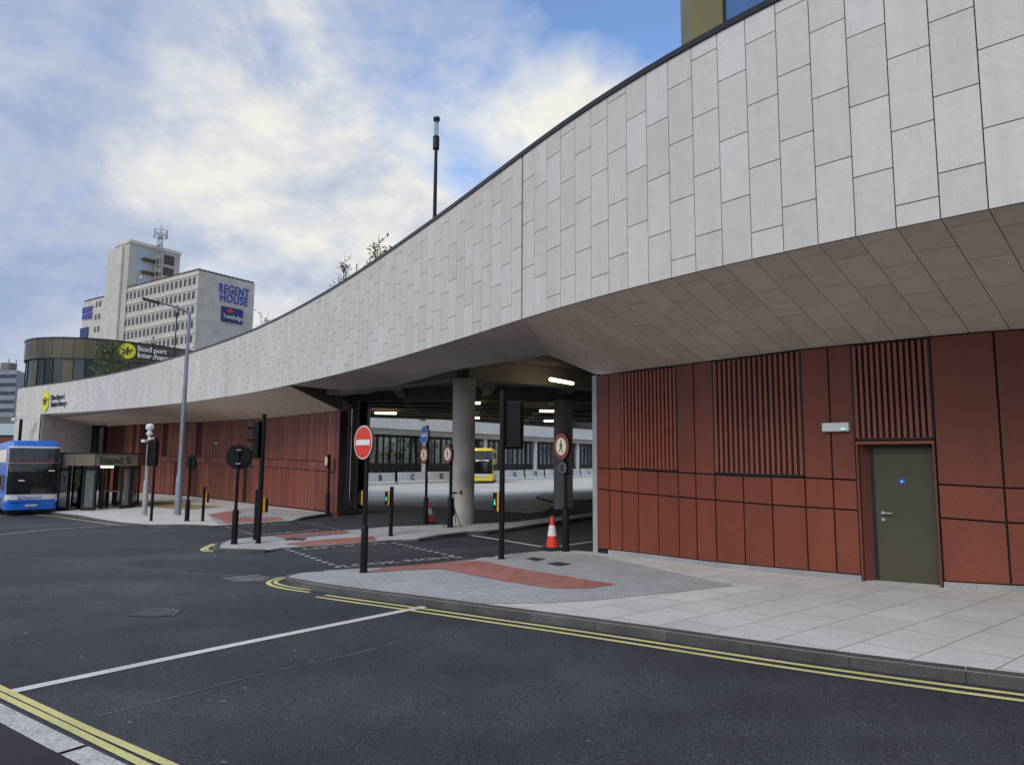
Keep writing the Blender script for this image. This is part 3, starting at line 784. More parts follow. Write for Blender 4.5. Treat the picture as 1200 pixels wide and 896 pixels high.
# transition triangle beside the joint, then the level soffit over the road
jT = T[-1]; wallend = Vector((rw[0][0], rw[0][1], rtopc(rw[0])))
e643 = Zp(643, 415.5, 4.62); e532 = Zp(532, 433.5, 4.62); e425 = Zp(430, 461.5, 4.62)
Bj = Vector(fas[i617])
def tri_tiles(name, a, fan, m):
    mb = MB()
    for p, q in zip(fan, fan[1:]):
        n = (p-a).cross(q-a)
        vs = [a, p, q] if n.z < 0 else [a, q, p]
        up = Vector((0, 0, .02)); mb.add([v for v in vs]+[v+up for v in vs], [(0, 1, 2), (5, 4, 3), (0, 3, 4, 1), (1, 4, 5, 2), (2, 5, 3, 0)])
    return mb.build(name, M[m], st)
# strip of tiles running from the parapet joint down to the wall end
k = 5; B2 = [Vector(fas[i617+j]) for j in range(0, 4)]; 
T2 = [jT.lerp(wallend, j/3) for j in range(0, 4)]
fold_top = e643
B2 = [Bj.lerp(fold_top, j/3) for j in range(4)]
soffit('corner_soffit', B2, T2, 'soffit', .7)
# level soffit: triangulate between parapet edge and the inner edge
lev = MB()
wl = Vector((lw[0][0], lw[0][1])); 
inner = [fold_top, e532, e425]
outer = [Vector(fas[i]) for i in range(i617, i340+1)]
cheek_top = Vector((wl.x, wl.y, hz(398, 457.5, wl)))
rail = resample([tuple(fold_top), tuple(e532), tuple(e425), tuple(cheek_top)], .43)
n_ = len(outer); rail2 = [None]*n_
for j in range(n_):
    f = j/(n_-1)*(len(rail)-1); q = int(f); q2 = min(q+1, len(rail)-1); rail2[j] = rail[q].lerp(rail[q2], f-q)
soffit('portal_soffit', outer, rail2, 'soffit_plain', 1.2, 3)
# left soffit, sloping down to the red wall
outer = [Vector(fas[i]) for i in range(i340, i50+1)]; n_ = len(outer); rail2 = []
wend = Vector((-35.9, 61.4))
lwx = [v for v in lw if v[0] > -34.5]+[wend]
LW = resample([tuple(v) for v in lwx], .3)
for j in range(n_):
    f = j/(n_-1)*(len(LW)-1); q = int(f); q2 = min(q+1, len(LW)-1); p = LW[q].lerp(LW[q2], f-q); rail2.append(Vector((p[0], p[1], ltop(p)+.0)))
soffit('left_soffit', outer, rail2, 'soffit', .9, 5)
# dark cheek between the two soffits
A_ = Vector(fas[i340]); C_ = Vector((wl.x, wl.y, ltop(wl)))
mb = MB(); nn = 6
for j in range(nn):
    u0, u1 = j/nn+.008, (j+1)/nn-.008
    lo0, lo1 = A_.lerp(C_, u0), A_.lerp(C_, u1); hi0, hi1 = A_.lerp(cheek_top, u0), A_.lerp(cheek_top, u1)
    mb.slab(lo0, lo1, hi1, hi0, .02)
mb.build('cheek_panel', M['cheek'], st)
bk = MB(); off = Vector((-.06, .03, 0)); bk.quad(A_+off, C_+off, cheek_top+off, A_+off+Vector((0, 0, .01))); bk.build('cheek_backing', M['black'], st)
# ---- deck slab over the interior
deck = [v2(fas[i])-N[i]*.5 for i in range(0, len(fas)-6, 3)]
poly = deck+[v2((-38, 72)), v2((-26, 66)), v2((-14, 52)), v2(Zp(424, 489, 4.6)), v2(Zp(526, 492, 4.6)), v2(Zp(672, 502, 4.6)), v2((14, 60)), v2((34, 52)), v2((34, 4)), v2((20, -1))]
md = MB(); md.prism(poly, 5.25, 6.9); md.build('deck_slab', M['beam'], st)
# beams under the deck (bottoms at 4.6 m)
colP = v2(G(541, 614.5, PAV)); colP = Vector((colP.x, colP.y+.35))
def beam(a, b, w, z0=4.62, z1=5.24, name='concrete_beam', m='beam'):
    a, b = v2(a), v2(b); t = (b-a).normalized(); n = Vector((-t.y, t.x))*w/2
    mb = MB(); mb.prism([a-n, b-n, b+n, a+n], z0, z1); return mb.build(name, M[m], st)
beam(colP, (wl.x-.2, wl.y-.6), .7, 4.62, 5.24)
beam(colP-Vector((0, .002)), v2(Yp(697, 459, colP.y+3.2)) + (v2(Yp(697, 459, colP.y+3.2))-colP)*1.6, .6, 4.60, 5.245)
c2 = v2(G(661, 599, .0))
fa, fb, fc = v2(Zp(424, 489, 4.62)), v2(Zp(526, 492, 4.62)), v2(Zp(672, 502, 4.62))
beam(fa, fb, .5, 4.64, 5.24); beam(fb, fc, .5, 4.63, 5.243); beam(fc, fc+(fc-fb), .5, 4.64, 5.24)
for q in range(1, 6):
    u = q/6; a = v2((-7.9, 32)).lerp(fa, u); b = Vector((colP.x+9, colP.y+5)).lerp(fc+Vector((6, 3)), u)
    beam(a, b, .34, 4.78+.002*q, 5.235)
for q, (x0, x1) in enumerate(((-4.5, -6.5), (-.6, -3), (2.6, 1), (6, 6))):
    beam((x0, colP.y+1+q*1.5), (x1, 52), .4, 4.88+.003*q, 5.23)
beam((c2.x-7, c2.y+1), (c2.x+8, c2.y+2.5), .7, 4.66, 5.238)
# columns
def column(P, r, name='column', m='concrete', z1=4.615):
    g = gz(P.x, P.y)-.05; mb = MB(); mb.lathe([(r, g), (r, z1-.25), (r*1.0, z1-.25), (r*1.06, z1-.24), (r*1.06, z1)], (P.x, P.y, 0), 40)
    return mb.build(name, M[m], st, smooth=True)
column(colP, .375); column(Vector((c2.x, c2.y+.4)), .42, z1=4.65)
column(Vector((12, 48)), .4, z1=4.8)
# wall ends beside the portal
mb = MB(); a = Vector((rw[0][0], rw[0][1])); b = Vector((a.x+3.2, a.y+14))
n = Vector((.25, -.05)); mb.prism([a+Vector((.02, .05)), b, b+n, a+Vector((.3, -.05))], gz(a.x, a.y), rtopc(a)); mb.build('return_wall', M['beam'], st)
mb = MB(); zz = rtopc(a); mb.prism([a+Vector((-.11, .08)), a+Vector((-.02, .02)), a+Vector((.05, .16)), a+Vector((-.04, .24))], gz(a.x, a.y)+.1, zz-.005); mb.build('corner_trim', M['galv_pale'], st)
mb = MB(); w0 = wl; w1 = Vector((azi(408.5, 600)*34.4, 34.4)); mb.prism([w0+Vector((.01, .02)), w1, w1+Vector((-.4, .1)), w0+Vector((-.3, .3))], gz(w0.x, w0.y)-.1, ltop(w0)+.5); mb.build('return_wall', M['red_dark'], st)
g_ = gz(-8, 34)
mb = MB(); x0, x1 = azi(409, 600)*34.5, azi(415.5, 600)*34.5; mb.box(((x0+x1)/2, 34.8, 2.4), (x1-x0, .6, 7)); mb.build('pillar', M['concrete'], st)
mb = MB(); x0, x1 = azi(415.5, 600)*35, azi(427, 600)*35; mb.box(((x0+x1)/2, 35.4, 2.4), (x1-x0, .7, 7)); mb.build('pillar', M['plastic'], st)
# light battens under the deck
def batten(c, L, dirx):
    d = Vector(dirx).normalized(); c = Vector(c)
    mb = MB(); mb.tube(c-d*L/2, c+d*L/2, .055, n=12); o = mb.build('light_batten', M['tube'], st, smooth=True)
    m2 = MB(); ang = math.atan2(d.y, d.x); m2.box(c+Vector((0, 0, .075)), (L*1.04, .12, .06), rz=ang); m2.build('housing', M['white'], st)
    for s_ in (-1, 1):
        pass
A_ = Yp(645, 444.5, 23.0); B_ = Yp(671, 449, 24.3); 
batten(((A_+B_)/2), (B_-A_).length, (B_-A_))
for x, y, Y, L in ((452, 484, 40, 1.2), (556, 472, 32, .5), (556, 489.5, 43, .6), (641, 481.5, 36, .75), (643, 493, 46, .6)):
    batten(Yp(x, y, Y), L, (1, .15, 0))
# return face of the left end wall, tiled
a = Vector(fas[i50]); b = Vector((-35.9, 61.4)); 
mb = MB(); L = (v2(b)-v2(a)).length; t = (v2(b)-v2(a))/L; nrm = Vector((t.y, -t.x)); ncol = 7
for j in range(ncol):
    z = gz(a[0], a[1])-.1+[0, .45][j % 2]; top = 5.48
    lv = [gz(a[0], a[1])-.2]; 
    while z < top-.15:
        if z > lv[-1]+.2: lv.append(z)
        z += .86
    for q in range(len(lv)):
        z0 = lv[q]+.012; z1 = (lv[q+1] if q+1 < len(lv) else top)-.012
        p0 = v2(a)+t*(L*j/ncol+.012); p1 = v2(a)+t*(L*(j+1)/ncol-.012)
        s0, s1 = (ltop(b)-5.48)*j/ncol, (ltop(b)-5.48)*(j+1)/ncol
        last = q+1 == len(lv)
        mb.slab((p0.x, p0.y, z0), (p1.x, p1.y, z0), (p1.x, p1.y, z1+(s1 if last else 0)), (p0.x, p0.y, z1+(s0 if last else 0)), .03)
mb.build('stone_return', M['stone'], st)
bk = MB(); q0, q1 = v2(a)-nrm*.2, v2(b)-nrm*.2; bk.prism([v2(a)-nrm*.035, v2(b)-nrm*.035, q1, q0], gz(a[0], a[1])-.3, [5.45, ltop(b), ltop(b), 5.45]); bk.build('return_backing', M['gap'], st)
# lettering and emblem on the parapet at its far left end
def fpoint(px, py, off=.05):
    az = azi(px, py)
    for i in range(len(fas)-1):
        fa_, fb_ = fas[i][0]-az*fas[i][1], fas[i+1][0]-az*fas[i+1][1]
        if fa_*fb_ <= 0 and fas[i][1] > 3:
            u = fa_/(fa_-fb_) if fa_ != fb_ else 0; p = v2(fas[i]).lerp(v2(fas[i+1]), u); nn_ = N[i]
            p = p+nn_*off; t_ = v2(fas[i])-v2(fas[i+1]); return Vector((p.x, p.y, hz(px, py, p))), Vector((t_.x, t_.y, 0)).normalized(), Vector((nn_.x, nn_.y, 0))
for s_, px, py in (('Stockport', 60.3, 468.8), ('Interchange', 60.3, 476.6)):
    P, T_, N_ = fpoint(px, py); text('lettering', s_, .60, M['text_dark'], P, T_, (0, 0, 1), st, ext=.02, bold=.01)
P, T_, N_ = fpoint(54.5, 470)
def emblem(P, T_, N_, r, parent, hexa=True):
    mb = MB(); up = Vector((0, 0, 1)); pts = []
    if hexa: pts = [(0, 1.25), (.75, .7), (.82, .45), (.82, -.45), (.75, -.7), (0, -1.25), (-.75, -.7), (-.82, -.45), (-.82, .45), (-.75, .7)]
    else: pts = [(math.cos(a)*1.0, math.sin(a)*1.0) for a in [i*math.pi/12 for i in range(24)]]
    f = [P+T_*x*r+up*y*r for x, y in pts]; g = [p+N_*.05 for p in f]; n = len(f)
    mb.add(f+g, [tuple(range(n, 2*n)), tuple(range(n-1, -1, -1))]+[(i, (i+1) % n, n+(i+1) % n, n+i) for i in range(n)])
    e = mb.build('emblem', M['logo_yellow'], parent)
    m2 = MB()
    def bl(x, y, w, h, ang=0):
        c = P+T_*x*r+up*y*r+N_*.055; ca, sa = math.cos(ang), math.sin(ang); q = []
        for i in range(12):
            t = 2*math.pi*i/12; dx, dy = w*math.cos(t)*r, h*math.sin(t)*r
            q.append(c+T_*(dx*ca-dy*sa)+up*(dx*sa+dy*ca))
        q2 = [p+N_*.02 for p in q]; m2.add(q+q2, [tuple(range(12, 24)), tuple(range(11, -1, -1))]+[(i, (i+1) % 12, 12+(i+1) % 12, 12+i) for i in range(12)])
    bl(0, .38, .17, .14); bl(0, .05, .2, .17); bl(0, -.33, .15, .2); bl(-.42, .12, .3, .1, -.5); bl(.42, .12, .3, .1, .5); bl(-.36, -.2, .22, .07, .5); bl(.36, -.2, .22, .07, -.5)
    m2.build('emblem_mark', M['text_dark'], e, local=True) if False else m2.build('emblem_mark', M['text_dark'], parent)
emblem(P, T_, N_, .68, st)
# ================================================================== RIGHT RED WALL
w0 = rw[0]
wall = thing('clad_wall', (w0.x, w0.y, gz(w0.x, w0.y)+PAV), 'terracotta panelled wall with three vertical louvres and an olive door', 'wall')
L1 = [(680+v[0]/2.3077, 370+v[1]/2.3077) for v in ((50, 411), (270, 423), (450, 433.5), (610, 437), (750, 444), (968, 455), (1190, 467))]
L2 = [(680+v[0]/2.3077, 370+v[1]/2.3077) for v in ((50, 467), (162, 480), (373, 498), (528, 511), (755, 525), (970, 545), (1190, 561))]
jx = [701.7, 716, 730.7, 750.2, 773.6, 797.9, 818.7, 841.6, 875, 908.8, 948.7, 982, 1010.6]
ybase = lambda x: interp(x, rw_px)
def wp(x, y=None): return hit(rw, azi(x, ybase(x)))
pe_z1 = hz(1187, interp(1187, L1), wp(1187)); pe_z2 = hz(1187, interp(1187, L2), wp(1187))
def zrow(tab, P, hi=5, lo=0):
    a_, b_ = lo, hi
    for _ in range(30):
        m_ = (a_+b_)/2; x, y = project((P[0], P[1], m_))
        if y > interp(x, tab): a_ = m_
        else: b_ = m_
    return a_
def rows(P):
    off = P[0]/P[1] > azi(1187, 693)
    return (gz(P[0], P[1])+PAV+.09, pe_z2 if off else zrow(L2, P), pe_z1 if off else zrow(L1, P), rtopc(P)-.01)
def wnorm(a, b):
    t = (b-a).normalized(); n = Vector((t.y, -t.x)); return n if n.dot(-a) > 0 else -n
pan = MB(); bkm = MB(); plinth = MB()
def panel(mb, a, b, z0a, z0b, z1a, z1b, off=.03, g=.013, th=.025):
    n = wnorm(a, b)*off; t = (b-a).normalized()*g
    p0 = a+t+n; p1 = b-t+n
    mb.slab((p0.x, p0.y, z0a+g), (p1.x, p1.y, z0b+g), (p1.x, p1.y, z1b-g), (p0.x, p0.y, z1a-g), th)
JP = [wp(x) for x in jx]
ri = [rows(p) for p in JP]
louv = {(2, 5): 'l1', (7, 10): 'l2'}
for i in range(len(JP)-1):
    a, b = JP[i], JP[i+1]; ra, rb = ri[i], ri[i+1]
    panel(pan, a, b, ra[0], rb[0], ra[1], rb[1]); panel(pan, a, b, ra[1], rb[1], ra[2], rb[2])
for i, j in ((0, 1), (1, 2), (5, 6), (6, 7), (10, 11), (11, 12)):
    panel(pan, JP[i], JP[j], ri[i][2], ri[j][2], ri[i][3], ri[j][3])
# right of the door, on beyond the frame
pr = [wp(1106.5), wp(1190)]; s_ = pr[1]
i_s = min(range(len(rw)), key=lambda i: (rw[i]-s_).length)
pr = [pr[0], rw[i_s], rw[min(i_s+11, len(rw)-1)], rw[min(i_s+22, len(rw)-1)], rw[min(i_s+33, len(rw)-1)], rw[min(i_s+44, len(rw)-1)]]
for a, b in zip(pr, pr[1:]):
    ra, rb = rows(a), rows(b)
    for k in range(3): panel(pan, a, b, ra[k], rb[k], ra[k+1], rb[k+1])
# backing, with the door opening left out
dL, dR = JP[-1], wp(1105.5)
def bwall(a, b, z0=None, z1=None):
    n = wnorm(a, b); ra, rb = rows(a), rows(b)
    bkm.prism([a, b, b-n*.28, a-n*.28], [z0 if z0 is not None else ra[0]-.2]*4, [z1 if z1 is not None else min(ra[3], rb[3])+.03]*4)
pts = JP+[]
for a, b in zip(pts, pts[1:]): bwall(a, b)
for a, b in zip(pr, pr[1:]): bwall(a, b)
zlin = hz(1009, 519.5, dL)
bwall(dL, dR, z0=zlin+.0)
bkm.build('backing', M['gap'], wall)
pan.build('cladding_panels', M['red'], wall)
# plinth
ps = [p for p in rw if p[0]/p[1] < azi(1011, 681)]; ps2 = [p for p in rw if p[0]/p[1] > azi(1106, 688)]
ps = ps[len(ps)%3-1 if len(ps)%3 else 2:]+[JP[-1]]; ps = ps if (len(ps)-1)%3 == 0 else ps[(len(ps)-1)%3:]; ps2 = [pr[0]]+ps2[1:]
for S in (ps, ps2):
    for a, b in zip(S[::3], S[3::3]):
        n = wnorm(a, b); g = min(gz(a.x, a.y), gz(b.x, b.y))+PAV; plinth.prism([a+n*.05, b+n*.05, b-n*.05, a-n*.05], g-.1, [gz(p.x, p.y)+PAV+.085 for p in (a, b, b, a)])
plinth.build('plinth', M['plinth'], wall)
def louvre(a, b, zb0, zb1, zt0, zt1, nf):
    fr = MB(); n = wnorm(a, b); L = (b-a).length; t = (b-a)/L
    for k in range(nf):
        u = (k+.5)/nf; c = a+t*L*u+n*.02; zb = zb0+(zb1-zb0)*u; zt = zt0+(zt1-zt0)*u
        w = L/nf*.26
        fr.prism([c-t*w-n*.06, c+t*w-n*.06, c+t*w+n*.02, c-t*w+n*.02], zb+.03, zt-.02)
    o = fr.build('louvre', M['fin'], wall)
    f2 = MB()
    for (p, q, za, zb_, ztA, ztB) in ((a-t*.01, a+t*.04, zb0, zb0, zt0, zt0), (b-t*.04, b+t*.01, zb1, zb1, zt1, zt1)):
        f2.prism([p-n*.05, q-n*.05, q+n*.035, p+n*.035], za, ztA)
    f2.add([(a.x+n.x*.035, a.y+n.y*.035, zb0), (b.x+n.x*.035, b.y+n.y*.035, zb1), (b.x+n.x*.035, b.y+n.y*.035, zb1+.03), (a.x+n.x*.035, a.y+n.y*.035, zb0+.03), (a.x, a.y, zb0), (b.x, b.y, zb1), (b.x, b.y, zb1+.03), (a.x, a.y, zb0+.03)], [(0, 1, 2, 3), (3, 2, 6, 7), (4, 5, 1, 0)])
    f2.build('louvre_frame', M['frame'], o) if False else f2.build('louvre_frame', M['frame'], wall)
louvre(JP[2], JP[5], ri[2][2]+.01, ri[5][2]+.01, ri[2][3]-.01, ri[5][3]-.01, 15)
louvre(JP[7], JP[10], ri[7][2]+.01, ri[10][2]+.01, ri[7][3]-.01, ri[10][3]-.01, 17)
louvre(dL, dR, zlin+.05, zlin+.05, ri[-1][3]-.01, rows(dR)[3]-.01, 13)
# lintel, reveals and the door
n = wnorm(dL, dR); t = (dR-dL).normalized(); dep = .27
zf = gz(dL.x, dL.y)+PAV
lt = MB(); lt.prism([dL+n*.03, dR+n*.03, dR-n*dep, dL-n*dep], zlin-.012, zlin+.03); lt.build('lintel', M['fin'], wall)
rv = MB(); rv.prism([dL+n*.028, dL-n*dep, dL+t*.03-n*dep, dL+t*.03+n*.028], zf-.02, zlin-.014); rv.prism([dR+n*.028, dR-n*dep, dR-t*.03-n*dep, dR-t*.03+n*.028], zf-.02, zlin-.014)
rv.prism([dL+t*.032-n*dep*.3, dL+t*.145-n*dep*.75, dL+t*.145-n*dep*.95, dL+t*.032-n*dep*.95], zf-.01, zlin-.016)
rv.build_each('reveal', M['red_dark'], wall)
da = dL+t*.19-n*dep*.8; db = dR-t*.04-n*dep*.8
dm = MB(); dm.prism([da, db, db-n*.06, da-n*.06], zf+.01, zlin-.07)
door = dm.build('door', M['olive'], wall, bevel=.004)
fm = MB(); o1 = dL+t*.03-n*dep*.77; o2 = dR-t*.03-n*dep*.77
fm.prism([o1+t*.115, o1+t*.165, o1+t*.165-n*.1, o1+t*.115-n*.1], zf, zlin-.02); fm.prism([o2-t*.012, o2, o2-n*.1, o2-t*.012-n*.1], zf, zlin-.02)
fm.prism([o1+n*.002, o2+n*.002, o2-n*.1, o1-n*.1], zlin-.07, zlin-.018); fm.build('door_frame', M['frame'], wall)
bw = MB(); bw.prism([dL-n*dep, dR-n*dep, dR-n*(dep+.1), dL-n*(dep+.1)], zf-.1, zlin+.1); bw.build('opening_back', M['gap'], wall)
hp = da+t*.10; hzz = zf+1.02
hm = MB(); P0 = Vector((hp.x, hp.y, hzz)); n3 = Vector((n.x, n.y, 0)); t3 = Vector((t.x, t.y, 0))
hm.disc(P0+n3*.006, .026, n3, .012); hm.tube(P0+n3*.01, P0+n3*.06, .01); hm.tube(P0+n3*.06, P0+n3*.06+t3*.13, .011); hm.disc(P0+n3*.006-Vector((0, 0, .1)), .026, n3, .012)
hm.build('handle', M['steel'], wall, smooth=True)
for hz_ in (.25, 1.05, 1.8):
    q = MB(); p_ = db+n*.004; q.prism([p_-t*.012, p_+t*.02, p_+t*.02+n*.014, p_-t*.012+n*.014], zf+hz_, zf+hz_+.1); q.build('hinge', M['steel'], wall)
sp = Vector((*(da.lerp(db, .46)), zf+1.5)); sm = MB(); sm.disc(sp+n3*.004, .05, n3, .005, 24); sm.build('door_disc', M['sign_blue'], wall)
s2 = MB(); s2.disc(sp+n3*.007, .018, n3, .003, 6); s2.build('disc_mark', M['sign_white'], wall)
# exit light fitting
el = wp(983.5); zl = hz(988, 500.5, el); nn3 = Vector((*wnorm(JP[11], JP[12]), 0)); tt = (JP[12]-JP[11]).normalized(); 
c = Vector((el.x, el.y, zl))+nn3*.085+Vector((tt.x, tt.y, 0))*.08
em = MB(); em.box(c, (.40, .09, .135), rz=math.atan2(tt.y, tt.x)); em.build('light_housing', M['white'], wall, bevel=.01)
em = MB(); em.box(c+nn3*.047+Vector((tt.x, tt.y, 0))*.12-Vector((0, 0, .03)), (.06, .004, .02), rz=math.atan2(tt.y, tt.x)); em.build('indicator_lamp', emis('indicator', (.1, .9, .3), 1.5), wall)
# ================================================================== LEFT RED WALL
lwall = thing('clad_wall', (wl.x, wl.y, gz(wl.x, wl.y)+PAV), 'long terracotta boarded wall left of the road opening, behind the crossing poles', 'wall')
K1 = [(110, 531), (200, 534.3), (236, 535), (310.5, 537.3), (395.8, 541.3)]
K2 = [(110, 537), (200, 541), (236, 542.8), (310.5, 546.4), (395.8, 553)]
ll = []; rnd = random.Random(4); s = 0; LWd = [p for p in lw]
tot = sum((b-a).length for a, b in zip(LWd, LWd[1:])); 
def along(s):
    for a, b in zip(LWd, LWd[1:]):
        l = (b-a).length
        if s <= l: return a.lerp(b, s/l)
        s -= l
    return LWd[-1]
pts = []; k = 0
while s < tot:
    pts.append(along(s)); s += [.62, .40, .62, .45, .75][k % 5]*1.0; k += 1
pts.append(LWd[-1])
pm = MB(); bk = MB(); lv_ = MB()
dark_up = [(124.5, 130.6), (131, 136.5), (138.6, 143.6), (155.6, 159.7), (162.7, 169.7), (188.8, 194.8), (227, 235)]
dark_lo = [(223.5, 231.5), (204, 209)]
def pxof(P): return project((P[0], P[1], 1.5))[0]
def inr(x, L): return any(a <= x <= b for a, b in L)
for a, b in zip(pts, pts[1:]):
    if (b-a).length < .15: continue
    m_ = a.lerp(b, .5); x = pxof(m_)
    n = wnorm(a, b); g0 = gz(m_.x, m_.y)+PAV+.05
    z2a, z2b, z1a, z1b = zrow(K2, a, 5, 0), zrow(K2, b, 5, 0), zrow(K1, a, 5, 0), zrow(K1, b, 5, 0)
    ta, tb = ltop(a)-.01, ltop(b)-.01
    bk.prism([a, b, b-n*.3, a-n*.3], g0-.3, min(ta, tb))
    o_u = -.0 if inr(x, dark_up) else .03
    if inr(x, dark_up):
        for q in range(5):
            c = a.lerp(b, (q+.5)/5); t = (b-a).normalized(); lv_.prism([c-t*.02, c+t*.02, c+t*.02+n*.02, c-t*.02+n*.02], (z1a+z1b)/2+.02, min(ta, tb)-.03)
    else: panel(pm, a, b, z1a, z1b, ta, tb, g=.022)
    if 286 <= x <= 297: continue
    if inr(x, dark_lo):
        for q in range(5):
            c = a.lerp(b, (q+.5)/5); t = (b-a).normalized(); lv_.prism([c-t*.03, c+t*.03, c+t*.03+n*.02, c-t*.03+n*.02], g0, (z2a+z2b)/2-.02)
    else: panel(pm, a, b, g0, g0, z2a, z2b, g=.022)
    panel(pm, a, b, z2a, z2b, z1a, z1b, g=.014)
bk.build('backing', M['gap'], lwall); pm.build('cladding_panels', M['red_left'], lwall); lv_.build('louvre', M['red_dark'], lwall)
a, b = hit(LWd, azi(287, 588)), hit(LWd, azi(296.5, 589)); n = wnorm(a, b); g0 = gz(a.x, a.y)+PAV
dm = MB(); t = (b-a); dm.prism([a+n*.006+t*.08, b+n*.006-t*.08, b-n*.02-t*.08, a-n*.02+t*.08], g0+.02, g0+2.2); dm.build('door', M['red_dark'], lwall)
dm = MB(); dm.prism([a+n*.05, a+t*.06+n*.05, a+t*.06, a], g0, g0+2.35); dm.prism([b+n*.05, b-t*.06+n*.05, b-t*.06, b], g0, g0+2.35); dm.prism([a+n*.052, b+n*.052, b, a], g0+2.25, g0+2.36); dm.build('door_frame', M['frame'], lwall)
for px, py in ((256, 519), (290.8, 540.5), (122, 517.5)):
    p = hit(LWd, azi(px, py)); z = hz(px, py, p); n = wnorm(LWd[0], LWd[20]); mb = MB(); c = Vector((p.x+n.x*.12, p.y+n.y*.12, z))
    mb.lathe([(.07, -.06), (.11, -.02), (.11, .05), (.05, .09)], c, 16); mb.build('wall_lamp', M['sign_white'], lwall, smooth=True)
# ================================================================== STREET FURNITURE
UP = Vector((0, 0, 1))
def basis(P, yaw_deg):
    """unit vectors of something at P turned yaw degrees away from facing the camera: (right, normal)"""
    c = Vector((-P[0], -P[1], 0)).normalized(); n = Matrix.Rotation(R(yaw_deg), 3, 'Z') @ c
    return Vector((-n.y, n.x, 0)), n
def oriented_box(mb, c, t, n, w, d, h):
    vs = [c+t*(x*w/2)+n*(y*d/2)+UP*(z*h/2) for z in (-1, 1) for x, y in ((-1, -1), (1, -1), (1, 1), (-1, 1))]
    return mb.add(vs, [(3, 2, 1, 0), (4, 5, 6, 7), (0, 1, 5, 4), (1, 2, 6, 5), (2, 3, 7, 6), (3, 0, 4, 7)])
def flat_poly(mb, pts, c, t, n, th):
    f = [c+t*x+UP*y for x, y in pts]; g = [p+n*th for p in f]; k = len(f)
    return mb.add(f+g, [tuple(range(k-1, -1, -1)), tuple(range(k, 2*k))]+[(i, (i+1) % k, k+(i+1) % k, k+i) for i in range(k)])
def pole(root, P, h, r, rlow=0, hlow=0, m='post', name='pole'):
    mb = MB()
    if rlow: mb.lathe([(rlow*1.15, 0), (rlow*1.15, .04), (rlow, .05), (rlow, hlow-.05), (rlow*.9, hlow), (r, hlow+.02), (r, h-.01), (r*.6, h)], P, 20)
    else: mb.lathe([(r*1.25, 0), (r*1.25, .03), (r, .04), (r, h-.01), (r*.6, h)], P, 20)
    return mb.build(name, M[m], root, smooth=True)
def circle(r, k=32): return [(r*math.cos(2*math.pi*i/k), r*math.sin(2*math.pi*i/k)) for i in range(k)]
def sign(root, P, z, r, yaw, kind, off=.07, bracket=True):
    t, n = basis(P, yaw); t = -t if t.dot(Vector((1, 0, 0))) < 0 else t
    if n.cross(t).z > 0: pass
    c = Vector((P[0], P[1], z))+n*off
    mb = MB(); mb.disc(c, r, n, .035, 40); mb.disc(c-n*.03, r*.93, n, .04, 40)
    plate = mb.build('sign_plate', M['plastic'] if kind in ('back', 'no_walk', 'five', 'blue') else M['grey_sign'], root, smooth=True)
    b = MB()
    for dz in (-.12, .12): oriented_box(b, Vector((P[0], P[1], z+dz))+n*(off/2-.02), t, n, .12, off+.08, .035)
    b.build_each('bracket', M['post'], root)
    f = c+n*.019
    # reading direction: left to right for someone facing the sign
    rt = UP.cross(n).normalized()
    def ring(r0, col, k=0.0, nm='sign_face'):
        q = MB(); q.disc(f+n*k, r0, n, .003, 40); q.build(nm, M[col], root)
    if kind == 'no_entry':
        ring(r*.985, 'sign_white', 0, 'sign_border'); ring(r*.93, 'sign_red', .002)
        q = MB(); flat_poly(q, [(-r*.76, -r*.16), (r*.76, -r*.16), (r*.76, r*.16), (-r*.76, r*.16)], f+n*.003, rt, n, .003); q.build('white_bar', M['sign_white'], root)
    elif kind == 'no_walk':
        ring(r*.94, 'sign_dred', 0, 'sign_border'); ring(r*.62, 'cream', .002)
        q = MB()
        def fp(pts): flat_poly(q, [(x*r*.62, y*r*.62) for x, y in pts], f+n*.003, rt, n, .003)
        fp([(x*.13+.03, y*.13+.62) for x, y in circle(1, 12)])
        fp([(-.16, .42), (.18, .42), (.16, -.05), (-.12, -.05)]); fp([(-.12, -.02), (.04, -.02), (-.22, -.72), (-.36, -.66)]); fp([(0, -.02), (.16, -.02), (.36, -.68), (.22, -.74)])
        fp([(.14, .4), (.2, .3), (.42, .0), (.34, -.04)]); fp([(-.12, .4), (-.18, .3), (-.4, .08), (-.34, .02)])
        q.build('walking_figure', M['text_dark'], root)
    elif kind == 'blue':
        ring(r*.96, 'sign_white', 0, 'sign_border'); ring(r*.9, 'sign_blue', .002)
        q = MB(); a = r*.62
        flat_poly(q, [(-a, -.3*a), (a, -.3*a), (a, .32*a), (-a, .32*a)], f+n*.003, rt, n, .003)
        q.build('bus_symbol', M['sign_white'], root)
        q = MB()
        for k_ in range(4): x = -a*.8+k_*a*.42; flat_poly(q, [(x, .02*a), (x+.3*a, .02*a), (x+.3*a, .22*a), (x, .22*a)], f+n*.006, rt, n, .002)
        for x in (-.55*a, .5*a): flat_poly(q, [(x+u*.13*a, -.3*a+v*.13*a) for u, v in circle(1, 12)], f+n*.006, rt, n, .002)
        q.build_each('symbol_detail', M['sign_blue'], root)
    elif kind == 'five':
        ring(r*.92, 'grey_sign', 0)
        text('numeral', '5', r*1.25, M['text_dark'], f+n*.004-rt*r*.33-UP*r*.42, rt, UP, root, ext=.002, bold=.01)
    elif kind == 'back':
        pass
    return c
M['cream'] = mat('cream_reflective', (.85, .78, .55), .4, var=.03)
def backbars(root, P, z, yaw):
    t, n = basis(P, yaw); b = MB()
    for dz in (-.17, .17): oriented_box(b, Vector((P[0], P[1], z+dz))+n*.05, t, n, .12, .05, .03)
    b.build_each('clamp', M['galv_pale'], root)
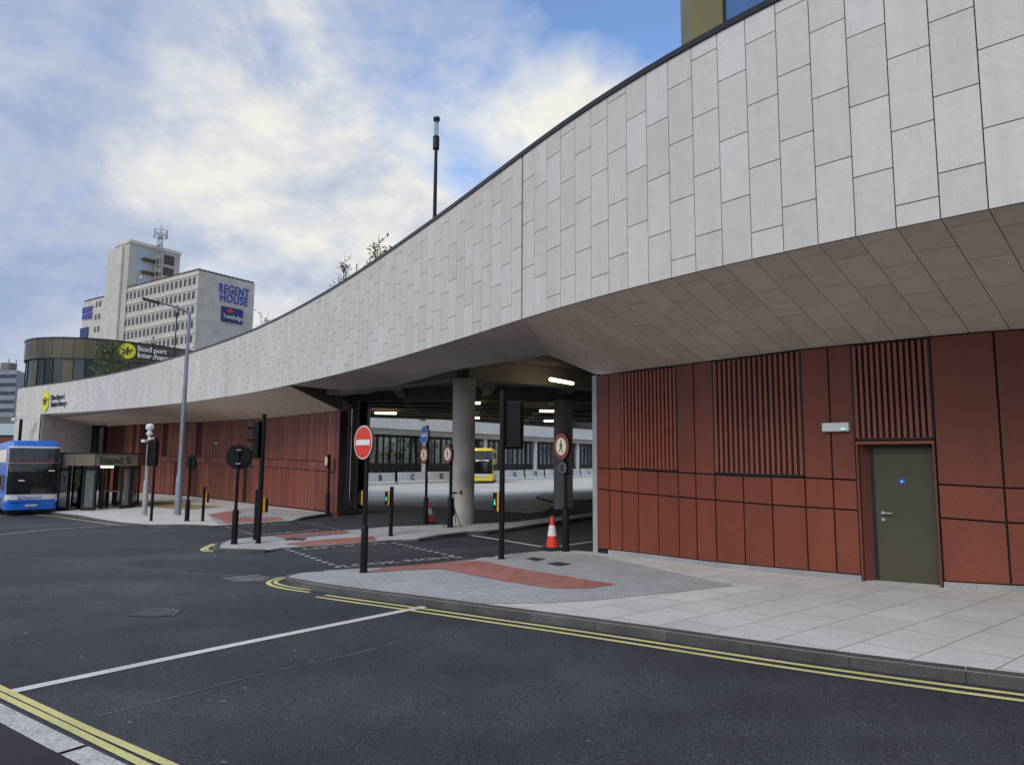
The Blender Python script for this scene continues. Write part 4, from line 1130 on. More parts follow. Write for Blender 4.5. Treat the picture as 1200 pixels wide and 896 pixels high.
def push_unit(root, P, z, side, lit=False, yaw=0, r=.06):
    """crossing call box: black front with symbol, yellow side"""
    t, n = basis(P, yaw); t = t if t.x > 0 else -t
    c = Vector((P[0], P[1], z))+t*side*(r+.075)+n*.03
    mb = MB(); oriented_box(mb, c, t, n, .11, .12, .34); u = mb.build('call_box', M['plastic'], root, bevel=.008)
    mb = MB(); oriented_box(mb, c-t*side*.045, t, n, .035, .15, .38); mb.build('call_box_surround', M['amber'], u if False else root)
    if lit:
        q = MB(); flat_poly(q, [(x*.012, .03+y*.014) for x, y in circle(1, 10)], c+t*side*.02+n*.062, t, n, .003)
        flat_poly(q, [(-.014, -.07), (.018, -.07), (.012, .012), (-.012, .012)], c+t*side*.02+n*.062, t, n, .003)
        q.build('green_figure', M['green_lit'], root)
def signal_head(root, P, ztop, hh, yaw, w=.32, off=.22, side=0, board=False):
    t, n = basis(P, yaw); tc_, nc_ = basis(P, 0); tc_ = tc_ if tc_.x > 0 else -tc_
    c = Vector((P[0], P[1], ztop-hh/2))+n*off+tc_*side
    mb = MB(); oriented_box(mb, c, t, n, w, .16, hh); h = mb.build('signal_head', M['plastic'], root, bevel=.02)
    for k in range(3):
        cz = c+UP*(hh/2-hh*(k+.5)/3)+n*.08
        q = MB(); q.disc(cz+n*.006, .1, n, .012, 24); 
        q.build('lens', M['lens'], root)
        vs = []; ns = 14
        for dd in (0, .14):
            for i in range(ns+1):
                a = math.pi*(-.15+1.3*i/ns); vs.append(cz+n*dd*(1 if True else 1)+t*math.cos(a)*.125+UP*math.sin(a)*.125)
        q = MB(); q.add(vs, [(i, i+1, ns+2+i, ns+1+i) for i in range(ns)]); o = q.build('hood', M['plastic'], root)
        sm = o.modifiers.new('Solidify', 'SOLIDIFY'); sm.thickness = .008
    if board: mb = MB(); oriented_box(mb, c-n*.0+n*.07, t, n, w+.08, .012, hh+.06); mb.build('backing_board', M['plastic'], root, bevel=.004)
    b = MB()
    for dz in (-hh/2+.06, hh/2-.06):
        b.tube(Vector((P[0], P[1], c.z+dz)), Vector((c.x, c.y, c.z+dz)), .02, n=8)
    b.build_each('mounting_arm', M['post'], root)
M['lens'] = mat('signal_lens', (.03, .02, .02), .2, var=.1)
PO = 'poles and posts at the crossings'
# --- no entry sign
P = onpav(426, 670.6); t_ = thing('no_entry_sign', P, 'red no entry disc with white bar on a black post at the near pavement tip', 'road sign', PO)
zt = hz(424, 499, P); pole(t_, P, zt-P.z+.02, .038, .062, hz(424, 616, P)-P.z)
sign(t_, P, hz(424, 518.2, P), .30, -58, 'no_entry')
# --- near signal with its back to us
P = onpav(587.6, 655); t_ = thing('traffic_signal', P, 'tall black signal pole with lit green crossing box beside the near orange cone', 'traffic signal', PO)
pole(t_, P, hz(589, 457, P)-P.z, .055); signal_head(t_, P, hz(600, 470, P), hz(600, 470, P)-hz(600, 524, P), 172, .30, .08, .22, True)
push_unit(t_, P, hz(583, 587, P), -1, True, 0, .05)
# --- pedestrian prohibition
P = onpav(663, 645.6); t_ = thing('pedestrian_sign', P, 'round sign with walking figure above a grey number five disc, beside the right wall', 'road sign', PO)
pole(t_, P, hz(660, 507, P)-P.z, .038, .075, hz(663, 594, P)-P.z)
sign(t_, P, hz(657, 523, P), .30, -55, 'no_walk', .1); sign(t_, P, hz(656, 548, P), .14, -40, 'five', .1)
# --- signs by the column
P = onpav(498.7, 613.5); t_ = thing('bus_lane_sign', P, 'blue round sign over a smaller dark ringed sign on a thin black post', 'road sign', PO)
pole(t_, P, hz(500, 498.5, P)-P.z, .045, .08, hz(499, 583, P)-P.z); sign(t_, P, hz(497.5, 509.5, P), .30, -62, 'blue', .1); sign(t_, P, hz(497, 532.5, P), .30, -62, 'no_walk', .1)
P = onpav(527.5, 617.6); t_ = thing('pedestrian_sign', P, 'round sign with walking figure on the post in front of the concrete column', 'road sign', PO)
pole(t_, P, hz(528, 521, P)-P.z, .05, .09, hz(528, 583, P)-P.z); sign(t_, P, hz(525, 532, P), .30, -60, 'no_walk', .12)
P = onpav(383.7, 602); t_ = thing('pedestrian_sign', P, 'round sign seen nearly edge on, against the end of the left red wall', 'road sign', PO)
pole(t_, P, hz(384, 532, P)-P.z, .05, .09, hz(384, 578, P)-P.z); sign(t_, P, hz(382, 540, P), .30, -74, 'no_walk', .12)
# --- sign backs
P = onpav(274.3, 637.2); t_ = thing('sign_post', P, 'black back of a large round sign on the tip of the middle island', 'road sign', PO)
pole(t_, P, hz(277, 526, P)-P.z, .04, .075, hz(275, 597, P)-P.z); sign(t_, P, hz(278, 535, P), .31, 168, 'back', .06); backbars(t_, P, hz(278, 535, P), 0)
P = onpav(218.9, 610.3); t_ = thing('sign_post', P, 'black turned back of a round sign beside the grey street lamp', 'road sign', PO)
pole(t_, P, hz(221, 536, P)-P.z, .045, .085, hz(219.5, 586, P)-P.z); sign(t_, P, hz(220.5, 541.5, P), .31, 122, 'back', .06)
# --- signal on the middle island
P = onpav(302.6, 636); t_ = thing('traffic_signal', P, 'black signal pole with hooded lamps facing left on the middle island', 'traffic signal', PO)
pole(t_, P, hz(308, 484.5, P)-P.z, .06); signal_head(t_, P, hz(303, 493, P), hz(303, 493, P)-hz(303, 536, P), -112, .30, .14, .0)
push_unit(t_, P, hz(309, 592, P), 1, False, 20, .05)
# --- signal by the left pavement
P = onpav(177, 610); t_ = thing('traffic_signal', P, 'black signal head on its pole beside the white camera pole', 'traffic signal', PO)
pole(t_, P, hz(182, 511, P)-P.z, .055); signal_head(t_, P, hz(179, 516.5, P), hz(179, 516.5, P)-hz(179, 545, P), 165, .34, .12, -.14, True)
# --- crossing posts
for (bx, by, tx, ty, sd_, lit, lab, rr) in ((457.8, 627.5, 458.6, 570, -1, True, 'short black post with lit green call box on the island edge', .055),
        (299.3, 632.2, 300, 573, -1, False, 'short black post tucked behind the hooded signal pole', .06),
        (237.4, 610.4, 239.8, 570, 1, False, 'short black post with yellow edged call box near the left tactile paving', .055),
        (426.5, 631, 426, 570, -1, False, 'short black post half hidden behind the no entry pole', .055)):
    P = onpav(bx, by); t_ = thing('crossing_post', P, lab, 'post', PO); pole(t_, P, hz(tx, ty, P)-P.z, rr)
    if bx != 299.3: push_unit(t_, P, hz(tx, ty+13, P), sd_, lit, 0, rr)
# --- traffic cones
def cone(P, h, lab, rz=0):
    t_ = thing('traffic_cone', P, lab, 'traffic cone', 'traffic cones', rz); s = h/.75
    def L_(prof): return [(r*s, z*s) for r, z in prof]
    mb = MB(); mb.box((0, 0, .02*s), (.40*s, .40*s, .04*s)); mb.lathe(L_([(.19, .04), (.17, .075), (.145, .08)]), n=24); mb.build('base', M['rubber'], t_, local=True, bevel=.01)
    R_ = lambda z: .145-(z-.07)*.175
    mb = MB(); mb.lathe(L_([(R_(.07), .07), (R_(.32), .32)])); mb.build('lower_cone', M['cone_red'], t_, smooth=True, local=True)
    mb = MB(); mb.lathe(L_([(R_(.32)+.004, .318), (R_(.54)+.004, .542)])); mb.build('reflective_sleeve', M['cone_white'], t_, smooth=True, local=True)
    mb = MB(); mb.lathe(L_([(R_(.54), .54), (R_(.70), .70), (.028, .735), (.018, .75)])); mb.build('upper_cone', M['cone_red'], t_, smooth=True, local=True)
P = onpav(647, 644.5); cone(P, hz(647, 604, P)-P.z, 'larger nearer orange and white cone at the foot of the walking figure sign', .4)
P = onpav(503.5, 612.8); cone(P, hz(504, 588.5, P)-P.z, 'small far orange and white cone beside the blue sign post', .9)
# --- tripod
P = onpav(531.5, 617.5); t_ = thing('tripod', P, 'thin black three legged tripod in front of the round concrete column', 'tripod')
k = Vector(P); hh = hz(533, 576, P)-P.z
for a in (200, 320, 80):
    q = MB(); q.tube(k+UP*.75*hh*.75, k+Vector((math.cos(R(a))*.32, math.sin(R(a))*.32, 0)), .016, .012, 8); q.build('leg', M['plastic'], t_, smooth=True)
q = MB(); q.tube(k+UP*.35, k+UP*hh, .014, n=8); q.lathe([(.03, 0), (.035, .05), (.03, .1)], k+UP*.5*hh, 10); q.build('centre_column', M['plastic'], t_, smooth=True)
q = MB(); q.box(k+UP*(hh-.03), (.14, .06, .05)); q.tube(k+UP*(hh-.04), k+UP*(hh-.02)+Vector((.2, 0, 0)), .012, n=8); q.box(k+UP*(hh-.02)+Vector((.22, 0, 0)), (.06, .06, .12)); q.build('pan_head', M['plastic'], t_)
# --- street lamp
P = onpav(208, 603.3); t_ = thing('street_lamp', P, 'tall grey galvanised street lamp with a single flat arm reaching left', 'street lamp')
zt = hz(224, 366, P); mb = MB(); mb.lathe([(.15, 0), (.15, 1.7), (.11, 1.85), (.105, 3), (.075, zt-P.z)], P, 24); mb.build('pole', M['galv'], t_, smooth=True)
tc_ = basis(P, 0)[0]; tc_ = tc_ if tc_.x > 0 else -tc_
e0 = Vector((P.x, P.y, zt)); e1 = e0-tc_*.55+UP*.18; e2 = e0-tc_*1.25+UP*.34; e3 = e0-tc_*2.0+UP*.50
mb = MB(); mb.tube(e0-UP*.02, e1, .065, .055, 12); mb.tube(e1, e2, .055, .045, 12); mb.build('arm', M['galv'], t_, smooth=True)
mb = MB(); d = (e3-e2).normalized(); nn = d.cross(Vector((tc_.y, -tc_.x, 0))).normalized(); sd3 = Vector((tc_.y, -tc_.x, 0))
c8 = [e2-sd3*.06, e2+sd3*.06, e2+d*.25+sd3*.15, e3+sd3*.13, e3-sd3*.13, e2+d*.25-sd3*.15]
mb.add([p+UP*.0 for p in c8]+[p-UP*.09 for p in c8], [tuple(range(5, -1, -1)), tuple(range(6, 12))]+[(i, (i+1) % 6, 6+(i+1) % 6, 6+i) for i in range(6)]); mb.build('lamp_head', M['coping'], t_)
# --- camera pole
P = onpav(169, 603.6); t_ = thing('camera_pole', P, 'pale grey pole with white camera and fittings stacked on top', 'camera pole')
pole(t_, P, hz(176, 517, P)-P.z, .085, .12, 1.6, 'galv_pale')
q = MB(); zc = hz(176, 517, P); q.lathe([(.06, 0), (.06, .3), (.13, .32), (.15, .42), (.09, .46), (.09, .56), (.17, .60), (.19, .74), (.12, .84), (.02, .87)], (P.x, P.y, zc-.02), 18); q.build('dome_camera', M['white'], t_, smooth=True)
q = MB(); q.tube((P.x, P.y, zc+.1), (P.x+.28, P.y-.1, zc+.16), .03, n=8); q.box((P.x-.17, P.y-.1, zc+.02), (.16, .3, .13)); q.build('side_camera', M['white'], t_)
# --- wall camera at far left end
Pc = Vector((azi(22.5, 520)*56, 56, 0)); zb_ = gz(Pc.x, Pc.y); t_ = thing('camera_post', (Pc.x, Pc.y, zb_), 'dark post with white camera on a bracket by the far left stone corner', 'camera post')
q = MB(); q.lathe([(.13, 0), (.11, hz(22, 491, Pc)-zb_)], (Pc.x, Pc.y, zb_), 12); q.build('pole', M['plastic'], t_)
zc = hz(24, 490, Pc); q = MB(); q.box((Pc.x+.3, Pc.y-.3, zc+.05), (.75, .3, .22), rz=.5); q.lathe([(.15, -.25), (.2, -.1), (.15, 0)], (Pc.x-.35, Pc.y-.3, zc), 12); q.build('camera', M['white'], t_)
# --- lamps up on the deck
def deck_lamp(px, ptop, Y, lab):
    az = azi(px, 300); P = Vector((az*Y, Y, 6.9)); zt = hz(px, ptop, P); t_ = thing('deck_lamp', P, lab, 'lamp post', 'tall black lamps on the roof deck')
    h = zt-6.9; s = Y/24*.9 if Y < 30 else 1.0
    q = MB(); q.lathe([(.09, 0), (.075, 1), (.05, h-1.1)], P, 12); q.build('pole', M['post'], t_, smooth=True)
    q = MB(); q.lathe([(.06, h-1.12), (.105, h-1.1), (.105, h-.68), (.09, h-.66)], P, 16); q.build('collar', M['post'], t_, smooth=True)
    q = MB(); q.lathe([(.075, h-.66), (.075, h-.14)], P, 16); q.build('lens', M['glass_clear'], t_, smooth=True)
    q = MB(); q.lathe([(.10, h-.14), (.11, h-.1), (.11, h-.03), (.04, h)], P, 16); q.build('cap', M['post'], t_, smooth=True)
deck_lamp(508.5, 137, 22, 'tall black lamp standing against open sky above the parapet')
deck_lamp(211.5, 358, 62, 'black lamp just left of the grey street lamp top, before the office block')
deck_lamp(186, 395, 70, 'small black lamp in front of the pavilion lettering')
# ================================================================== BUSES
def bus(P, rz, body, lower, label, opts):
    t_ = thing('double_decker_bus', P, label, 'bus', 'buses', rz)
    W, Dp, L, Ht = 1.26, .55, 10.6, opts.get('h', 4.25)
    def ring(z, off=0.0, nn=28, s0=-1, s1=1):
        k = 1.0
        if z > Ht-.35: u = (z-(Ht-.35))/.35; k = 1-.16*u*u
        w = W*k+off; d = (Dp*(k)+off); fy = .0
        if z > 2.6: fy = (z-2.6)*.13
        if z < .9: fy = (.9-z)*.06
        pts = []
        for i in range(nn+1):
            s = s0+(s1-s0)*i/nn; a = s*math.pi/2; x = w*math.copysign(abs(math.sin(a))**.55, s); y = Dp-d*abs(math.cos(a))**.42+fy
            pts.append(Vector((x, y, z)))
        return pts
    zs = [.32, .5, .9, 1.5, 2.2, 2.6, 3.2, Ht-.35, Ht-.2, Ht-.1, Ht-.03, Ht]
    mb = MB(); vs = []; fs = []; rings = []
    for z in zs:
        r_ = ring(z); k = 1.0
        if z > Ht-.35: u = (z-(Ht-.35))/.35; k = 1-.16*u*u
        r_ = r_+[Vector((W*k, L-.2, z)), Vector((W*k*.9, L, z)), Vector((-W*k*.9, L, z)), Vector((-W*k, L-.2, z))]
        rings.append(r_)
    n_ = len(rings[0])
    for r_ in rings: vs += r_
    for k in range(len(rings)-1):
        for i in range(n_): fs.append((k*n_+i, k*n_+(i+1) % n_, (k+1)*n_+(i+1) % n_, (k+1)*n_+i))
    fs += [tuple(range(n_-1, -1, -1)), tuple(range((len(rings)-1)*n_, len(rings)*n_))]
    mb.add(vs, fs); mb.build('body', M[body], t_, smooth=True, local=True)
    def patch(name, z0, z1, s0, s1, m, off=.012, par=t_, nz_=4):
        q = MB(); vs = []; fs = []; nn = 20
        for k in range(nz_+1):
            vs += ring(z0+(z1-z0)*k/nz_, off, nn, s0, s1)
        for k in range(nz_):
            for i in range(nn): a = k*(nn+1)+i; fs.append((a, a+1, a+nn+2, a+nn+1))
        q.add(vs, fs); o = q.build(name, M[m], par, smooth=True, local=True)
        return o
    patch('screen_surround', 1.14, Ht-.32, -.80, .80, opts['surround'], .008, nz_=10)
    patch('windscreen', 1.18, 2.42, -.74, .74, 'screen', .016)
    patch('destination_box', 2.42, 2.93, -.74, .74, 'bus_black', .02)
    patch('upper_windscreen', 2.95, Ht-.42, -.74, .74, 'upper_screen', .016)
    q = MB()
    for x in (-.62, 0, .62): q.box((x, -.02+.13*.75, 3.35), (.06, .04, .72), rx=R(-7))
    q.build_each('screen_pillar', M['bus_black'], t_, local=True)
    q = MB(); 
    for x in (-.75, -.25, .25, .75): q.box((x, .01+.045, 3.06), (.40, .05, .16), rx=R(-7))
    if body == 'bus_blue': q.build_each('seat_back', M['seat'], t_, local=True)
    q = MB(); q.tube((.25, -.035, 1.2), (.0, -.035, 1.75), .012, n=6); q.tube((-.7, -.02, 1.2), (-.95, .02, 1.7), .012, n=6); q.build_each('wiper', M['bus_black'], t_, local=True)
    if opts.get('stripe'): patch('white_band', .88, 1.13, -.86, .86, opts['stripe'], .014)
    for s in (-1, 1):
        for k, (u0, u1) in enumerate(((.60, .68), (.71, .80))):
            a, b = (u0, u1) if s > 0 else (-u1, -u0)
            patch('headlight', .76+k*.05, .84+k*.05, a+.015, b-.015, 'headlamp', .022)
        q = MB(); q.tube((s*1.24, .35, 2.2), (s*1.5, .05, 2.15), .02, n=8); q.box((s*1.52, .05, 1.95), (.06, .14, .42)); q.build('mirror', M['bus_black'], t_, local=True)
        for y0, y1, z0, z1, nm in ((.95, 9.9, 2.95, Ht-.5, 'upper_window'), (1.0, 9.6, 1.35, 2.25, 'lower_window')):
            q = MB(); q.box((s*(W+.004), (y0+y1)/2, (z0+z1)/2), (.02, y1-y0, z1-z0)); q.build(nm, M['bus_black'], t_, local=True, bevel=.008)
        for yy in (2.6, 8.2):
            q = MB(); q.tube((s*(W-.28), yy, .48), (s*(W+.01), yy, .48), .48, n=28); wv = q.build('wheel', M['rubber'], t_, smooth=True, local=True)
            q = MB(); q.tube((s*(W), yy, .48), (s*(W+.02), yy, .48), .27, n=20); q.build('wheel_rim', M['galv_pale'], wv, local=True)
    q = MB(); q.box((0, -.02, .55), (.54, .02, .12)); q.build('number_plate', M['sign_white'], t_, local=True)
    text('plate_lettering', opts['plate'], .11, M['text_dark'], (-.23, -.034, .515), (1, 0, 0), UP, t_, ext=.002, local=True)
    q = MB(); q.box((0, 1.2, .28), (2.3, 2.0, .18)); q.build('underbody', M['rubber'], t_, local=True)
    q = MB(); q.box((-.25, .02, .72), (1.5, .03, .03)); q.build('grille_line', M['bus_black'], t_, local=True)
    return t_
M['screen'] = mat('windscreen_glass', (.008, .01, .013), .06, var=.2, spec=.7)
M['upper_screen'] = mat('upper_windscreen_glass', (.03, .038, .045), .06, var=.5, spec=.6, scale=1.5)
P = G(35.5, 603.5); bz = bus(P, R(39), 'bus_blue', 'bus_blue', 'blue double decker bus with white band at the left kerb', {'surround': 'bus_white', 'stripe': 'bus_white', 'plate': 'SN09 CFZ', 'h': 4.2})
text('lettering', 'Stagecoach', .2, M['text_blue'], (-.42, -.045, .95), (1, 0, 0), UP, bz, ext=.003, local=True)
q = MB(); q.lathe([(.10, 0), (.10, .01)], (0, 0, 0), 20)
q = MB(); q.disc((-.56, -.04, 1.01), .10, (0, -1, 0), .01, 20); q.build('emblem', M['text_blue'], bz, local=True)
q = MB(); q.disc((-.55, -.048, 1.02), .06, (0, -1, 0), .01, 16); q.build('emblem_centre', M['bus_white'], bz, local=True)
q = MB(); q.box((.85, -.02, 2.5), (.3, .03, .06)); q.box((-.55, .0, 1.95), (.28, .03, .07)); q.build_each('paper_notice', M['sign_white'], bz, local=True)
P = G(565, 566.3); yb = bus(P, R(-1), 'bus_yellow', 'bus_yellow', 'yellow double decker bus facing us inside the station yard', {'surround': 'bus_black', 'plate': 'BV23 NPX', 'h': 4.2})
q = MB(); q.box((0, -.04, .98), (1.7, .02, .26)); q.build('coloured_panel', M['cladding_pale'], yb, local=True)
text('destination_lettering', 'STOCKPORT', .26, M['strip_lit'], (-.75, .0, 2.58), (1, 0, 0), UP, yb, ext=.003, local=True)
# ================================================================== STAND S SHELTER
FL, FM, FR = v2(onpav(66, 598.2)), v2(onpav(111, 597.8)), v2(onpav(156, 594.8))
FR = FM+(FR-FM).normalized()*(FR-FM).length
zs0 = hz(111, 545.5, FM); zs1 = hz(111, 530.6, FM)
t_ = thing('bus_shelter', (FM.x, FM.y, gz(FM.x, FM.y)+PAV), 'bronze topped glass bus shelter lettered Stand S beside the blue bus', 'bus shelter')
rd = (FR-FM).normalized(); ld = (FL-FM).normalized(); bk_ = Vector((-.35, .94))
FRx = v2(hit([FM+rd*0, FM+rd*14], azi(164.5, 538))) if True else FR
A, Bm, Cm = FM+ld*4.2+Vector((0, -.3)), FM+Vector((.05, -.45)), FRx+Vector((0, -.3))
roof = [A, Bm, Cm, Cm+bk_*4, Bm+bk_*4.4, A+bk_*4]
mb = MB(); mb.prism(roof, zs0, zs1-.06); mb.build('roof_fascia', M['bronze_d'], t_)
ro2 = [p+(p-(A+Cm)/2).normalized()*.06 for p in roof]; mb = MB(); mb.prism(ro2, zs1-.058, zs1+.02); mb.build('roof_capping', M['coping'], t_)
# joints on the fascia
mb = MB()
for a_, b_, n_ in ((A, Bm, 3), (Bm, Cm, 3)):
    nn = wnorm(a_, b_)
    for k in range(1, n_):
        p = a_.lerp(b_, [0, .62, .9][k] if a_ == Bm and False else k/n_ if n_ == 3 and a_ is A else (.0, .02, .86)[k]); t2 = (b_-a_).normalized()
        mb.prism([p+nn*.003, p+t2*.02+nn*.003, p+t2*.02-nn*.01, p-nn*.01], zs0, zs1-.065)
mb.build('fascia_joint', M['frame'], t_)
nn = wnorm(Bm, Cm); t2 = (Cm-Bm).normalized(); s0 = hit([Bm, Cm], azi(116, 540)); s1_ = hit([Bm, Cm], azi(153, 540))
lo = text('lettering', 'Stand S', 1, M['text_dark'], (0, 0, 0), (1, 0, 0), (0, 1, 0), None, ext=.01, bold=.02)
xs_ = [v.co.x for v in lo.data.vertices]; wtxt = max(xs_); k = (s1_-s0).length/wtxt
mm = Matrix((Vector((t2.x, t2.y, 0))*k, UP*k*.98, Vector((nn.x, nn.y, 0))*k)).transposed().to_4x4(); mm.translation = Vector((s0.x+nn.x*.02, s0.y+nn.y*.02, zs0+.14))-t_.location
lo.data.transform(mm); lo.parent = t_
gsh = lambda p: gz(p[0], p[1])+PAV
def screen(a, b, w=.14, mid=True):
    nn = wnorm(a, b); t2 = (b-a).normalized(); z0, z1 = min(gsh(a), gsh(b)), zs0
    f = MB(); 
    for p, q_ in ((a, a+t2*w), (b-t2*w, b)): f.prism([p-nn*.06, q_-nn*.06, q_+nn*.06, p+nn*.06], z0, z1)
    f.prism([a+t2*w-nn*.05, b-t2*w-nn*.05, b-t2*w+nn*.05, a+t2*w+nn*.05], z0+.01, z0+.2)
    if mid: f.prism([a+t2*w-nn*.04, b-t2*w-nn*.04, b-t2*w+nn*.04, a+t2*w+nn*.04], z0+2.35, z0+2.45)
    f.build('screen_frame', M['frame'], t_)
    g = MB(); g.prism([a+t2*w-nn*.008, b-t2*w-nn*.008, b-t2*w+nn*.008, a+t2*w+nn*.008], z0+.2, z1-.01); g.build('glass_pane', M['glass_clear'], t_)
def onl(px): return hit([FM+ld*5, FM], azi(px, 570)) if px < 110 else hit([FM, FM+rd*12], azi(px, 570))
screen(onl(67), onl(82)); screen(onl(97), onl(110)); screen(onl(141), onl(154))
B0, B1 = onl(67)+bk_*3.6, onl(153)+bk_*3.6
for k in range(5): screen(B0.lerp(B1, k/5+.015), B0.lerp(B1, (k+.8)/5), .1)
screen(onl(154)+bk_*.2, onl(154)+bk_*3.2, .12)
q = MB(); q.prism([onl(112)-bk_*0+bk_*1.2, onl(117)+bk_*1.2, onl(117)+bk_*1.5, onl(112)+bk_*1.5], gsh(FM), zs0); q.prism([onl(126)+bk_*2.4, onl(129)+bk_*2.4, onl(129)+bk_*2.7, onl(126)+bk_*2.7], gsh(FM), zs0); q.prism([onl(85)+bk_*2, onl(89)+bk_*2, onl(89)+bk_*2.2, onl(85)+bk_*2.2], gsh(FM), zs0); q.build_each('post', M['frame'], t_)
q = MB(); a, b = onl(114)+bk_*.6, onl(129)+bk_*.6; q.prism([a, b, b+bk_*.18, a+bk_*.18], zs0-.12, zs0-.005); q.build('strip_light', M['strip_lit'], t_)
# bench and bin inside
Pb = onl(133)+bk_*1.4; g_ = gsh(Pb); bn = thing('waiting_bench', (Pb.x, Pb.y, g_), 'small pale topped perch bench inside the glass shelter', 'bench')
q = MB(); q.box((Pb.x, Pb.y, g_+1.0), (1.5, .35, .08)); q.build('seat', M['tan'], bn, bevel=.02)
for dx in (-.6, .6): q = MB(); q.box((Pb.x+dx, Pb.y, g_+.48), (.12, .28, .96)); q.build('leg', M['frame'], bn)
Pb = onl(92)+bk_*1.6; g_ = gsh(Pb); bn = thing('litter_bin', (Pb.x, Pb.y, g_), 'dark litter bin inside the shelter near its left screens', 'litter bin')
q = MB(); q.lathe([(.30, 0), (.34, .05), (.34, 1.1), (.30, 1.15)], (Pb.x, Pb.y, g_), 20); q.build('bin_body', M['plastic'], bn, smooth=True)
q = MB(); q.lathe([(.34, 1.15), (.30, 1.32), (.1, 1.4)], (Pb.x, Pb.y, g_), 20); q.build('lid', M['frame'], bn, smooth=True)
# dark glazed entrance beyond the shelter
a, b = Vector((azi(98.5, 515)*61.5, 61.5)), Vector((azi(123, 515)*59.8, 59.8)); g_ = gz(a.x, a.y)
t_ = thing('glazed_entrance', (a.x, a.y, g_), 'dark framed glazed entrance between the stone return and the left red wall', 'entrance')
q = MB(); nn = wnorm(a, b); t2 = (b-a).normalized(); L = (b-a).length
for u in (0, .3, .62, .94): p = a+t2*L*u; q.prism([p-nn*.08, p+t2*L*.06-nn*.08, p+t2*L*.06+nn*.08, p+nn*.08], g_, 5.2)
q.prism([a, b, b+nn*.06, a+nn*.06], 4.6, 5.2); q.prism([a, b, b+nn*.06, a+nn*.06], g_+2.9, g_+3.1); q.build('door_frame', M['frame'], t_)
q = MB(); q.prism([a, b, b-nn*.03, a-nn*.03], g_, 5.15); q.build('glass_pane', M['glass_dark'], t_)
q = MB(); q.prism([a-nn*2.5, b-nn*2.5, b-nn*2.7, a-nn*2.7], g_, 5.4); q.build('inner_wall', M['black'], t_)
# ================================================================== STATION YARD BEYOND THE DECK
b0, b1 = v2(G(445, 568.3)), v2(G(690, 558.9)); db_ = b1-b0
bc = v2(G(481, 567)); sp_ = db_.length/9.0; bd = db_.normalized(); bn_ = Vector((bd.y, -bd.x)); bn_ = bn_ if bn_.y < 0 else -bn_
hb = hz(445, 553.7, b0)-gz(b0.x, b0.y)
for k, ch in enumerate(['A', 'B', 'C', 'D', 'E', 'F', 'G', 'H', 'J', 'K', 'L', 'M']):
    c = b0+bd*sp_*(k-1); g_ = gz(c.x, c.y); Lb = sp_*.88
    t_ = thing('concrete_barrier', (c.x, c.y, g_), 'pale concrete bay barrier lettered %s across the yard' % ch, 'barrier', 'lettered barriers along the bays')
    q = MB(); h1 = hb
    prof = [(-.3, 0), (-.3, .25), (-.12, .45), (-.09, h1), (.09, h1), (.12, .45), (.3, .25), (.3, 0)]
    vs = []; 
    for s in (-1, 1):
        for y, z in prof: p = c+bd*s*Lb/2-bn_*y; vs.append((p.x, p.y, g_+z))
    n8 = len(prof); q.add(vs, [tuple(range(n8)), tuple(range(2*n8-1, n8-1, -1))]+[(i, n8+i, n8+(i+1) % n8, (i+1) % n8) for i in range(n8)]); q.build('barrier_block', M['barrier'], t_)
    p = c+bn_*.13; text('lettering', ch, .9, M['text_dark'], (p.x-bd.x*.3, p.y-bd.y*.3, g_+h1*.38), (bd.x, bd.y, 0), UP, t_, ext=.02, bold=.03)
# concourse building
f0 = b0-bn_*4.5-bd*14; f1 = b0-bn_*4.5+bd*sp_*17; g_ = gz(f0.x, f0.y)
t_ = thing('concourse_building', (f0.x, f0.y, g_), 'long glazed concourse with pale concrete band seen across the bus yard', 'building')
Lf = (f1-f0).length
pq = hit([f0, f1], azi(440, 520)); zg = hz(440, 508.8, pq); zf_ = hz(440, 502, pq)
q = MB(); nseg = int(Lf/3.4)
for k in range(nseg):
    a, b = f0+bd*(Lf*k/nseg+.02), f0+bd*(Lf*(k+1)/nseg-.02); q.prism([a+bn_*1.8, b+bn_*1.8, b+bn_*1.5, a+bn_*1.5], zf_, zf_+3.4)
q.build('concrete_band', M['pale_concrete'], t_)
q = MB(); q.prism([f0+bn_*1.5, f1+bn_*1.5, f1-bn_*7, f0-bn_*7], zg+.02, zf_+.7); q.build('roof', M['beam'], t_)
q = MB(); q.prism([f0, f1, f1-bn_*.05, f0-bn_*.05], g_-1, zg+.02); q.build('glazing', M['glass'], t_)
q = MB(); k = 0; s = 0
while s < Lf:
    p = f0+bd*s; w_ = .28 if k % 5 == 0 else .10; q.prism([p+bn_*.08, p+bd*w_+bn_*.08, p+bd*w_-bn_*.2, p-bn_*.2], g_-1, zg); s += 1.15; k += 1
q.prism([f0+bn_*.06, f1+bn_*.06, f1, f0], g_+1.9, g_+2.7); q.prism([f0+bn_*.07, f1+bn_*.07, f1, f0], zg-.25, zg+.015); q.build('mullions', M['frame'], t_)
q = MB(); s = 0
while s < Lf:
    p = f0+bd*s-bn_*6.5; q.prism([p, p+bd*.25, p+bd*.25-bn_*.2, p-bn_*.2], g_-1, zg); s += 2.1
q.prism([f0-bn_*6.6, f1-bn_*6.6, f1-bn_*6.7, f0-bn_*6.7], g_-1, g_+1.2); q.build('rear_wall', M['frame'], t_)
for k in range(7):
    p = hit([f0, f1], azi(491, 540))+bd*(-12.4+12.4*k)+bn_*.9; q = MB(); q.tube((p.x, p.y, g_-1), (p.x, p.y, zg+.02), .32, n=20); q.build('column', M['pale_concrete'], t_, smooth=True)
rnd = random.Random(11)
